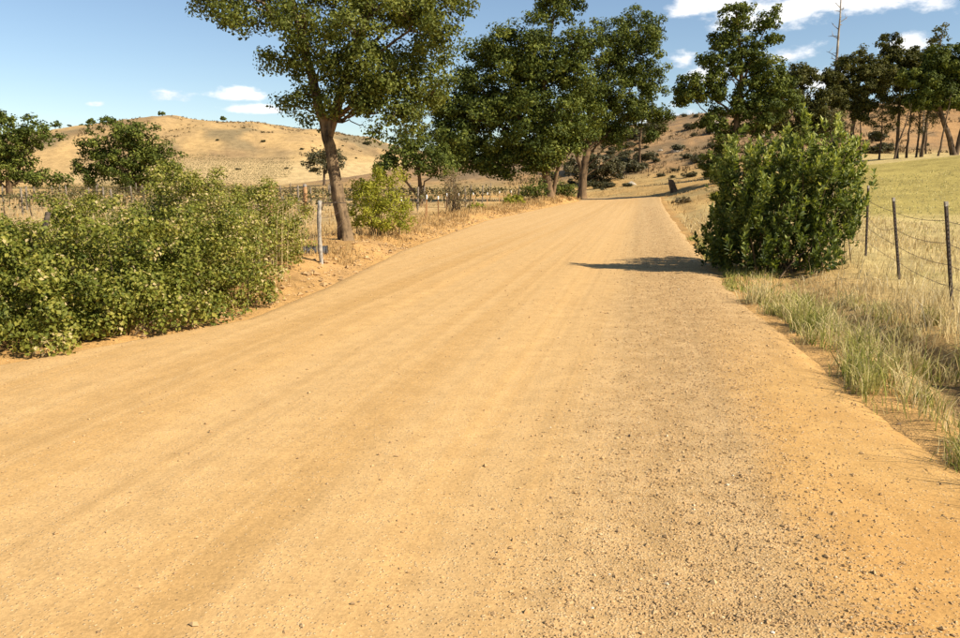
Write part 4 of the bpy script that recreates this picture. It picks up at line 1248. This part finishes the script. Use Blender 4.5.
rows = [(42, 'nearest the thicket'), (50, ''), (59, ''), (70, ''), (84, ''), (100, ''), (120, '')]
ROWLAB = ['vine row closest to the thicket with wooden posts', 'second vine row from the thicket', 'third vine row from the thicket',
          'fourth vine row from the thicket', 'fifth vine row from the thicket', 'sixth vine row reaching below the lone oak', 'last vine row before the golden hills']
post_mesh = None
wire_m = M['wire']
for i, (Y0, _t) in enumerate(rows):
    rg = np.random.default_rng(600 + i)
    # rows run away to the left
    xs0 = Y0 * 0.2026 - 13.0 - (i % 2)
    length = Y0 * 0.62
    root = thing('vine_row', ROWLAB[i], 'vine row', (xs0, Y0, gz(xs0, Y0)), 'vineyard rows beside the road')
    xs = np.arange(0, length, 0.5)
    n = len(xs)
    wx = xs0 - xs
    wy = Y0 + xs * 0.06
    wz = terrain(wx, wy) - gz(xs0, Y0)
    per = 15
    c = np.repeat(np.stack([-xs, xs * 0.06, wz + 0.75], -1), per, 0)
    vig = np.repeat(np.clip(rg.normal(0.8, 0.3, n), 0.2, 1.3), per)
    c = c + rg.normal(size=c.shape) * np.array([0.22, 0.14, 0.22]) * np.stack([vig] * 3, -1)
    nn = norm(rg.normal(size=c.shape) + np.array([0.2, -0.2, 0.3]))
    sz = rg.uniform(0.10, 0.2, len(c)) * (0.8 + Y0 / 150)
    v, f = leaf_arrays(c, np.cross(nn, rg.normal(size=nn.shape)), nn, sz, sz * 0.8)
    mesh_obj('vine_foliage', v, f, M['vine'], root, None, False, {'tint': np.repeat(np.clip(rg.normal(0.5, .2, len(c)), 0, 1), 4)})
    tb = Tubes()
    for k in range(0, n, 3):
        tb.add(np.array([(-xs[k], xs[k] * 0.06, wz[k] - 0.05), (-xs[k] + rg.normal() * .04, xs[k] * 0.06, wz[k] + 0.4), (-xs[k] + rg.normal() * .06, xs[k] * 0.06, wz[k] + 0.8)]), [0.035, 0.028, 0.02], 5, 0.1, rg)
    tb.build('vine_trunks', M['bark_dark'], root)['kind'] = 'stuff'
    for k in range(0, n, 10):
        if post_mesh is None:
            tb = Tubes()
            tb.add(np.array([(0, 0, -0.2), (0.01, 0, 0.4), (0, 0.01, 1.0), (0.01, 0, 1.5)]), [0.06, 0.058, 0.055, 0.052], 8, 0.05, rg)
            p_ = tb.build('post', M['post_row'], root)
            post_mesh = p_.data
        else:
            p_ = bpy.data.objects.new('post', post_mesh)
            COL.objects.link(p_)
            p_.parent = root
        p_.location = (-xs[k], xs[k] * 0.06, wz[k])
        p_.rotation_euler = (rg.normal() * 0.03, rg.normal() * 0.03, rg.uniform(0, 6))
    for hz in (0.8, 1.35):
        tb = Tubes()
        tb.add(np.stack([-xs[::10], xs[::10] * .06, wz[::10] + hz], -1), 0.006, 4)
        tb.build('wire', wire_m, root)

# stakes with white sleeves along the edge of the vineyard
def stake(x, y, h, label):
    root = thing('vine_stake', label, 'stake', (x, y, gz(x, y)), 'white topped stakes along the vineyard edge')
    rg = np.random.default_rng(int(abs(x * 100 + y)))
    boxes('rod', [(-0.028, 0.028, -0.004, 0.004, -0.15, h - 0.13), (-0.004, 0.004, 0.004, 0.03, -0.15, h - 0.13)], M['stake'], root)
    tb = Tubes()
    tb.add(np.array([(0, 0, h - 0.15), (0.004, 0, h - 0.08), (0, 0, h)]), [0.032, 0.033, 0.031], 10, 0.03, rg)
    tb.build('sleeve', M['white'], root)
    root.rotation_euler = (rg.normal() * 0.03, rg.normal() * 0.04, rg.uniform(-.5, .5))


for (s, l) in [(35.5, -10.9), (36.5, -10.0), (36.4, -9.35), (39, -10.6), (43, -10.6), (47, -10.8), (52, -10.9), (58, -11.2), (63, -11.2), (69, -11.2), (77, -11.0), (87, -11.0), (97, -11)]:
    x = s * RD[0] + l * RD[1]
    y = s * RD[1] - l * RD[0]
    stake(x, y, 1.05, 'rusty stake with white sleeved top at the vineyard edge')

# ------------------------------------------------------------------ fences, posts
def t_post(root, x, y, h, lean, idx):
    """steel tee post with studs and pale tip, in world coordinates of its fence"""
    px, py, pz = x - root.location.x, y - root.location.y, gz(x, y) - root.location.z
    bl = [(-0.019, 0.019, -0.004, 0.004, -0.25, h - 0.055), (-0.004, 0.004, 0.004, 0.036, -0.25, h - 0.055)]
    k = 0.25
    while k < h - 0.15:
        bl.append((-0.007, 0.007, -0.012, -0.004, k, k + 0.02))
        k += 0.055
    p = boxes('post', bl, M['steel_dark'], root, (px, py, pz))
    p.rotation_euler = (lean[1], lean[0], 0.35)
    t = boxes('post_tip', [(-0.024, 0.024, -0.005, 0.005, h - 0.055, h), (-0.005, 0.005, 0.005, 0.037, h - 0.055, h)], M['tip'], p)
    return np.array([px, py, pz]), lean, h


FP = [(5.95, 9.95, 1.38, (-0.205, 0)), (6.86, 13.0, 1.36, (-0.205, 0)), (7.92, 16.4, 1.42, (-0.075, 0.02)), (8.75, 20.0, 1.3, (-0.04, 0)), (9.6, 23.8, 1.3, (0.02, 0)), (10.5, 27.7, 1.3, (-0.03, 0)),
      (5.05, 6.6, 1.3, (-0.05, 0.02)), (11.4, 31.6, 1.3, (0.0, 0)), (12.3, 35.5, 1.3, (0.0, 0)), (13.3, 40.0, 1.3, (0.03, 0)), (14.4, 45.0, 1.3, (0.0, 0))]
FP.sort(key=lambda q: q[1])
fence = thing('wire_fence', 'barbed wire fence on dark steel posts along the pasture', 'fence', (5.05, 6.6, gz(5.05, 6.6)))
tops = [t_post(fence, *q, i) for i, q in enumerate(FP)]
rg = np.random.default_rng(70)
for hz in (0.30, 0.58, 0.86, 1.14):
    pts = []
    for (a0, la, ha), (b0, lb, hb) in zip(tops[:-1], tops[1:]):
        A_ = a0 + np.array([sin(la[0]) * hz, -0.012, hz * cos(la[0])])
        B_ = b0 + np.array([sin(lb[0]) * hz, -0.012, hz * cos(lb[0])])
        tt_ = np.linspace(0, 1, 9)[:-1]
        sag = rg.uniform(0.01, 0.05) if hz != 0.86 else rg.uniform(0.05, 0.16)
        seg = A_ + (B_ - A_) * tt_[:, None]
        seg[:, 2] -= sag * 4 * tt_ * (1 - tt_)
        pts.append(seg)
    pts.append((tops[-1][0] + np.array([0, -0.012, hz]))[None])
    P = np.concatenate(pts)
    tb = Tubes()
    tb.add(P, 0.0032, 4)
    wob = tb.build('wire', M['wire'], fence)
    # barbs
    L_ = np.concatenate([[0], np.cumsum(np.linalg.norm(np.diff(P, axis=0), axis=1))])
    tb = Tubes()
    for q in np.arange(0.1, min(L_[-1], 16), 0.13):
        c0 = np.array([np.interp(q, L_, P[:, j]) for j in range(3)])
        d = norm(rg.normal(size=3)) * 0.016
        tb.add(np.array([c0 - d, c0 + d]), 0.0016, 3, cap=False)
    tb.build('barbs', M['wire'], wob)['kind'] = 'stuff'

# grey wooden post with a wire stub, left bank
gp = thing('fence_post', 'weathered grey wooden post standing before the leaning oak', 'post', (-3.1, 15.6, gz(-3.1, 15.6)))
tb = Tubes()
rg = np.random.default_rng(71)
zz = np.linspace(-0.2, 1.22, 14)
tb.add(np.stack([-0.035 * np.sin(zz * 2.2) + 0.02 * zz, 0.01 * np.sin(zz * 5), zz], -1), 0.042 + 0.004 * rg.normal(size=14), 11, 0.05, rg)
tb.build('shaft', M['post_grey'], gp)
for hz in (0.55, 0.9, 1.18):
    tb = Tubes()
    k = np.linspace(0, 1, 12)[:, None]
    a0 = np.array([0, -0.06, hz])
    b0 = np.array([-0.42, 5.7, hz + 0.1 + gz(-3.6, 21.4) - gz(-3.1, 15.6)])
    P = a0 + (b0 - a0) * k
    P[:, 2] -= 0.12 * 4 * k[:, 0] * (1 - k[:, 0])
    tb.add(P, 0.004, 4)
    tb.build('wire', M['wire'], gp)
tb = Tubes()
tb.add(np.array([(-0.05, 0, 1.17), (0.2, 0.05, 1.185), (0.5, 0.1, 1.18)]), [0.012, 0.011, 0.009], 6)
tb.build('crossbar', M['post_dark'], gp)

for (x, y, h, lab) in [(-10.6, 41, 1.55, 'brown wooden end post at the vineyard corner behind the thicket'), (-9.2, 42.5, 1.45, 'pale topped wooden end post near the leaning oak')]:
    e = thing('fence_post', lab, 'post', (x, y, gz(x, y)))
    tb = Tubes()
    tb.add(np.array([(0, 0, -0.2), (0.01, 0, 0.5), (0.03, 0, 1.0), (0.02, 0, h)]), [0.12, 0.115, 0.11, 0.105], 10, 0.05, rg)
    tb.build('shaft', M['stake'], e)
    tb = Tubes()
    tb.add(np.array([(0.02, 0, h), (0.02, 0, h + 0.12)]), [0.11, 0.10], 10, 0.04, rg)
    tb.build('pale_top', M['tip'], e)

# dark leaning post in the thicket
lp = thing('leaning_post', 'short dark post leaning out of the leafy thicket', 'post', (-5.35, 9.75, gz(-5.35, 9.75)))
tb = Tubes()
tb.add(np.array([(-0.38, 0, -0.1), (-0.18, 0, 0.5), (0, 0, 1.0), (0.13, 0, 1.36)]), [0.034, 0.034, 0.032, 0.03], 9, 0.05, rg)
tb.build('shaft', M['post_dark'], lp)
tb = Tubes()
tb.add(np.array([(0.126, 0, 1.355), (0.134, 0, 1.375)]), [0.032, 0.03], 9, 0.03, rg)
tb.build('cap', M['post_dark'], lp)

# low grey pipe by the post
cp = thing('culvert_pipe', 'low grey pipe end beside the wooden post on the bank', 'pipe', (-3.75, 17.2, gz(-3.75, 17.2)))
xs = np.linspace(-0.05, 0.45, 30)
rr = 0.13 + 0.008 * np.sin(np.arange(30) * pi)
rr = 0.13 + 0.009 * (np.arange(30) % 2)
tb = Tubes()
tb.add(np.stack([xs, 0.1 * xs, np.full(30, 0.05)], -1), rr, 18, cap=False)
tb.build('pipe_barrel', M['pipe'], cp)
tb = Tubes()
tb.add(np.stack([xs[-2:] + 0.02, 0.1 * xs[-2:], np.full(2, 0.05)], -1), [0.148, 0.148], 18, cap=False)
tb.build('pipe_rim', M['pipe'], cp)

# dark stump where the road bends
st = thing('tree_stump', 'dark broken stump leaning beside the road bend', 'stump', (21.6, 91.0, gz(21.6, 91.0)))
tb = Tubes()
rg = np.random.default_rng(72)
tb.add(np.array([(0.3, 0, -0.2), (0.15, 0, 0.3), (0.0, 0, 0.8), (-0.12, 0, 1.3), (-0.28, 0, 1.75), (-0.42, 0, 1.95)]), [0.62, 0.5, 0.44, 0.42, 0.34, 0.16], 12, 0.09, rg)
tb.build('stump_body', M['stump'], st)
tb = Tubes()
tb.add(np.array([(-0.3, 0, 1.5), (-0.5, 0, 1.9), (-0.55, 0, 2.1)]), [0.16, 0.1, 0.03], 7, 0.1, rg)
tb.build('splinter', M['stump'], st)
st.scale = (0.85, 0.85, 0.72)

# pale rocks on the hillside
rg = np.random.default_rng(73)
for i in range(14):
    y = rg.uniform(120, 175)
    px = rg.uniform(590, 860)
    x = (px - 480) / 800 * y
    s, wv = road_sw(np.array([x]), np.array([y]))
    if -9 < wv[0] < 4:
        continue
    d = norm(rg.normal(size=(26, 3)))
    import bmesh
    bm = bmesh.new()
    bmesh.ops.create_icosphere(bm, subdivisions=2, radius=1.0)
    sc = rg.uniform(0.25, 0.7)
    ph = rg.uniform(0, 6, 3)
    for vv in bm.verts:
        k_ = 1 + 0.25 * sin(3 * vv.co.x + ph[0]) * cos(2.6 * vv.co.y + ph[1]) + 0.12 * sin(6 * vv.co.z + ph[2])
        vv.co = (vv.co.x * sc * 1.3 * k_, vv.co.y * sc * k_, vv.co.z * sc * 0.7 * k_)
    me = bpy.data.meshes.new('boulder')
    bm.to_mesh(me)
    bm.free()
    me.materials.append(M['rock'])
    o = bpy.data.objects.new('boulder', me)
    COL.objects.link(o)
    o.location = (x, y, gz(x, y) + 0.05)
    tag(o, 'pale boulder lying on the brown hillside', 'rock', 'boulders on the brown hillside')

# ------------------------------------------------------------------ grass
def blades(name, label, x, y, h, wd, tint, mat, rg, lean=0.35, zoff=0.0, cat='grass'):
    n = len(x)
    z = terrain(x, y) - 0.01 + zoff
    a_ = rg.uniform(0, 2 * pi, n)
    d = np.stack([np.cos(a_), np.sin(a_), np.zeros(n)], -1)
    q = rg.uniform(0, 2 * pi, n)
    sd = np.stack([np.cos(q), np.sin(q), np.zeros(n)], -1)
    le = np.abs(rg.normal(lean, lean * 0.5, n))
    b = np.stack([x, y, z], -1)
    upv = np.array([0, 0, 1.0])
    m1 = b + upv * (h * 0.55)[:, None] + d * (h * le * 0.3)[:, None]
    tp = b + upv * (h * (1 - 0.25 * le))[:, None] + d * (h * le)[:, None]
    w1 = sd * (wd * 0.5)[:, None]
    w2 = sd * (wd * 0.38)[:, None]
    v = np.stack([b - w1, b + w1, m1 + w2, m1 - w2, tp], 1).reshape(-1, 3)
    i = np.arange(n)[:, None] * 5
    fq = i + np.array([[0, 1, 2, 3]])
    ft = i + np.array([[3, 2, 4]])
    o = mesh_obj(name, v, [fq, ft], mat, attrs={'tint': np.repeat(tint, 5)})
    tag(o, label, cat, None, 'stuff')
    return o


def sl_xy(s, l):
    return s * RD[0] + l * RD[1], s * RD[1] - l * RD[0]


rg = np.random.default_rng(80)
# tall straw on the right verge up to and past the fence
n = 60000
s = 2.5 + 38 * rg.random(n) ** 1.7
l = np.interp(s, ER_S, ER_W) + 0.15 + 9.0 * rg.random(n) ** 1.5
x, y = sl_xy(s, l)
dr = l - np.interp(s, ER_S, ER_W)
cl_ = fbm(x, y, 0.9, 3, 91)
k = rg.random(n) < np.clip(0.55 + 0.9 * cl_, 0.08, 1) * (0.35 + 0.65 * sst(dr, 0.1, 0.9))
k &= ~((np.abs(dr - 0.98) < 0.22) & (s < 8.5) & (rg.random(n) < 0.7))
k &= ~((np.abs(dr - 0.8) < 0.33) & (np.abs(s - 6.5) < 1.1))
x, y, s, dr = x[k], y[k], s[k], dr[k]
h = rg.gamma(6, 0.052, len(x)) * (1 - 0.62 * sst(s, 10, 11.5) * (1 - sst(s, 18, 20)) * (1 - sst(dr, 1.6, 2.4))) * (0.55 + 0.6 * sst(dr, 0.5, 1.6)) * (1 - 0.55 * sst(dr, 1.7, 2.6))
blades('dry_grass', 'tall straw coloured dry grass along the verge and wire fence', x, y, h, 0.004 + 0.00055 * s, np.clip(rg.normal(0.55, 0.22, len(x)), 0, 1), M['dry_blade'], rg, 0.4)
# greener grass at the road edge
n = 21000
s = 3.0 + 24 * rg.random(n) ** 1.4
l = np.interp(s, ER_S, ER_W) - 0.06 + np.abs(rg.normal(0.25, 0.4, n)) + 0.32 * fbm(s, s * 0, 1.1, 3, 306)
x, y = sl_xy(s, l)
cl_ = fbm(x, y, 1.3, 3, 92)
k = rg.random(n) < np.clip(0.45 + 1.3 * cl_, 0.03, 1)
k &= ~((np.abs(l - np.interp(s, ER_S, ER_W) - 0.8) < 0.33) & (np.abs(s - 6.5) < 1.1))
x, y, s = x[k], y[k], s[k]
h = rg.gamma(5, 0.045, len(x)) * (1 - 0.6 * sst(s, 9.5, 11.5))
blades('green_grass', 'green and yellowing grass fringing the road below the wire fence', x, y, h, 0.005 + 0.0006 * s, np.clip(rg.normal(0.52, 0.26, len(x)), 0, 1), M['green_blade'], rg, 0.5)
# dense mixed tufts on the near verge
n = 760
s0 = 3.2 + 9 * rg.random(n) ** 1.2
l0 = np.interp(s0, ER_S, ER_W) - 0.08 + 0.32 * fbm(s0, s0 * 0, 1.1, 3, 306) + 1.6 * rg.random(n) ** 1.25
xx_, yy_ = sl_xy(s0, l0)
k = rg.random(n) < np.where(np.abs(l0 - np.interp(s0, ER_S, ER_W) - 0.98) < 0.2, 0.25, 1.0) * np.clip(0.45 + 1.2 * fbm(xx_, yy_, 1.2, 3, 308), 0.08, 1)
k &= ~((np.abs(l0 - np.interp(s0, ER_S, ER_W) - 0.8) < 0.33) & (np.abs(s0 - 6.5) < 1.1))
s0, l0 = s0[k], l0[k]
per = rg.integers(14, 40, len(s0))
ix = np.repeat(np.arange(len(s0)), per)
s = s0[ix] + rg.normal(size=len(ix)) * 0.06
l = l0[ix] + rg.normal(size=len(ix)) * 0.06
x, y = sl_xy(s, l)
hh_ = rg.gamma(5, 0.043, len(s0))[ix]
blades('verge_tufts', 'mixed green and straw grass tufts crowding the near ditch', x, y, hh_ * rg.uniform(0.6, 1.15, len(ix)), 0.005 + 0.0005 * s,
       np.clip(rg.normal(0.88, 0.28, len(s0))[ix] + rg.normal(size=len(ix)) * 0.14, 0, 1), M['green_blade'], rg, 0.55)
# pasture turf
n = 42000
x = rg.uniform(5, 60, n)
y = 9 + 60 * rg.random(n) ** 1.5
_, wv = road_sw(x, y)
k = (wv > 6.5) & (x < y * 0.75 + 2)
x, y = x[k], y[k]
blades('pasture_grass', 'short yellow green pasture grass beyond the wire fence', x, y, rg.gamma(5, 0.010, len(x)) * (1 + y / 60), 0.008 + 0.0009 * y,
       np.clip(rg.normal(0.86, 0.08, len(x)), 0, 1), M['green_blade'], rg, 0.5)
# dry grass on the left bank and below the thicket
n = 34000
s = 8 + 92 * rg.random(n) ** 1.5
l = np.interp(s, EL_S, EL_W) - 0.25 - np.abs(rg.normal(0.9, 1.4, n))
x, y = sl_xy(s, l)
cl_ = fbm(x, y, 0.7, 3, 93)
k = rg.random(n) < np.clip(0.25 + 1.3 * cl_, 0.0, 1)
x, y, s = x[k], y[k], s[k]
blades('dry_grass', 'short golden dry grass on the bank before the vineyard', x, y, rg.gamma(4, 0.03, len(x)) * (1 + s / 90), 0.005 + 0.0007 * s,
       np.clip(rg.normal(0.5, 0.22, len(x)), 0, 1), M['gold_blade'], rg, 0.5)
# dry grass at the end of the road and over the vineyard floor
n = 30000
y = 24 + 110 * rg.random(n)
px = rg.uniform(-20, 760, n)
x = (px - 480) / 800 * y
s, wv = road_sw(x, y)
out = np.maximum(np.interp(s, EL_S, EL_W) - wv, wv - np.interp(s, ER_S, ER_W))
k = (out > 0.3) & (rg.random(n) < np.clip(0.5 + 1.0 * fbm(x, y, 0.25, 3, 94), 0.05, 1))
x, y = x[k], y[k]
blades('dry_grass', 'thin golden dry grass over the vineyard floor and road end', x, y, rg.gamma(4, 0.05, len(x)), 0.012 + 0.0006 * y,
       np.clip(rg.normal(0.5, 0.22, len(x)), 0, 1), M['gold_blade'], rg, 0.5)
# dry stalks standing through the thicket
n = 1300
x = rg.uniform(-12, -3.4, n)
y = rg.uniform(11.5, 18, n)
s, wv = road_sw(x, y)
k = (np.interp(s, EL_S, EL_W) - wv) > 0.8
x, y = x[k], y[k]
blades('dry_stalks', 'pale dry stalks standing up through the leafy thicket', x, y, rg.uniform(0.9, 1.5, len(x)), np.full(len(x), 0.008),
       np.clip(rg.normal(0.6, 0.2, len(x)), 0, 1), M['dry_blade'], rg, 0.12, cat='stalks')

# brush too fine to tell apart on both hills
def hill_brush(name, label, x0, x1, y0, y1, n, seed, thr, h, wd, mat, lo=1.2):
    rg = np.random.default_rng(seed)
    x = rg.uniform(x0, x1, n)
    y = rg.uniform(y0, y1, n)
    z, s, wv, dl, dr, out, hl, hr, fl = terrain(x, y, True)
    k = (np.maximum(hl, hr) > lo) & (out > 2) & (fbm(x, y, 1 / 9, 3, seed) + 0.5 * fbm(x, y, 1 / 40, 3, seed + 1) > thr)
    x, y = x[k], y[k]
    # a handful of stems per tuft
    ix = np.repeat(np.arange(len(x)), 5)
    x = x[ix] + rg.normal(size=len(ix)) * h * 0.4
    y = y[ix] + rg.normal(size=len(ix)) * h * 0.4
    blades(name, label, x, y, rg.gamma(5, h / 5, len(x)), np.full(len(x), wd), np.clip(rg.normal(0.4, 0.25, len(x)), 0, 1), mat, rg, 0.6, cat='brush')


M['brush'] = blade_mat('dry_brush_stem', [(0.0, (0.09, 0.066, 0.035)), (0.5, (0.19, 0.135, 0.07)), (1.0, (0.32, 0.225, 0.115))], 0.15)
hill_brush('dry_brush', 'grey brown brush mottling the brown hillside', 5, 150, 112, 205, 11000, 901, -0.05, 0.40, 0.12, M['brush'])
hill_brush('dry_brush', 'dark brush growing in the folds of the golden hills', -330, 40, 330, 470, 9000, 905, 0.22, 0.55, 0.3, M['brush'], 14)
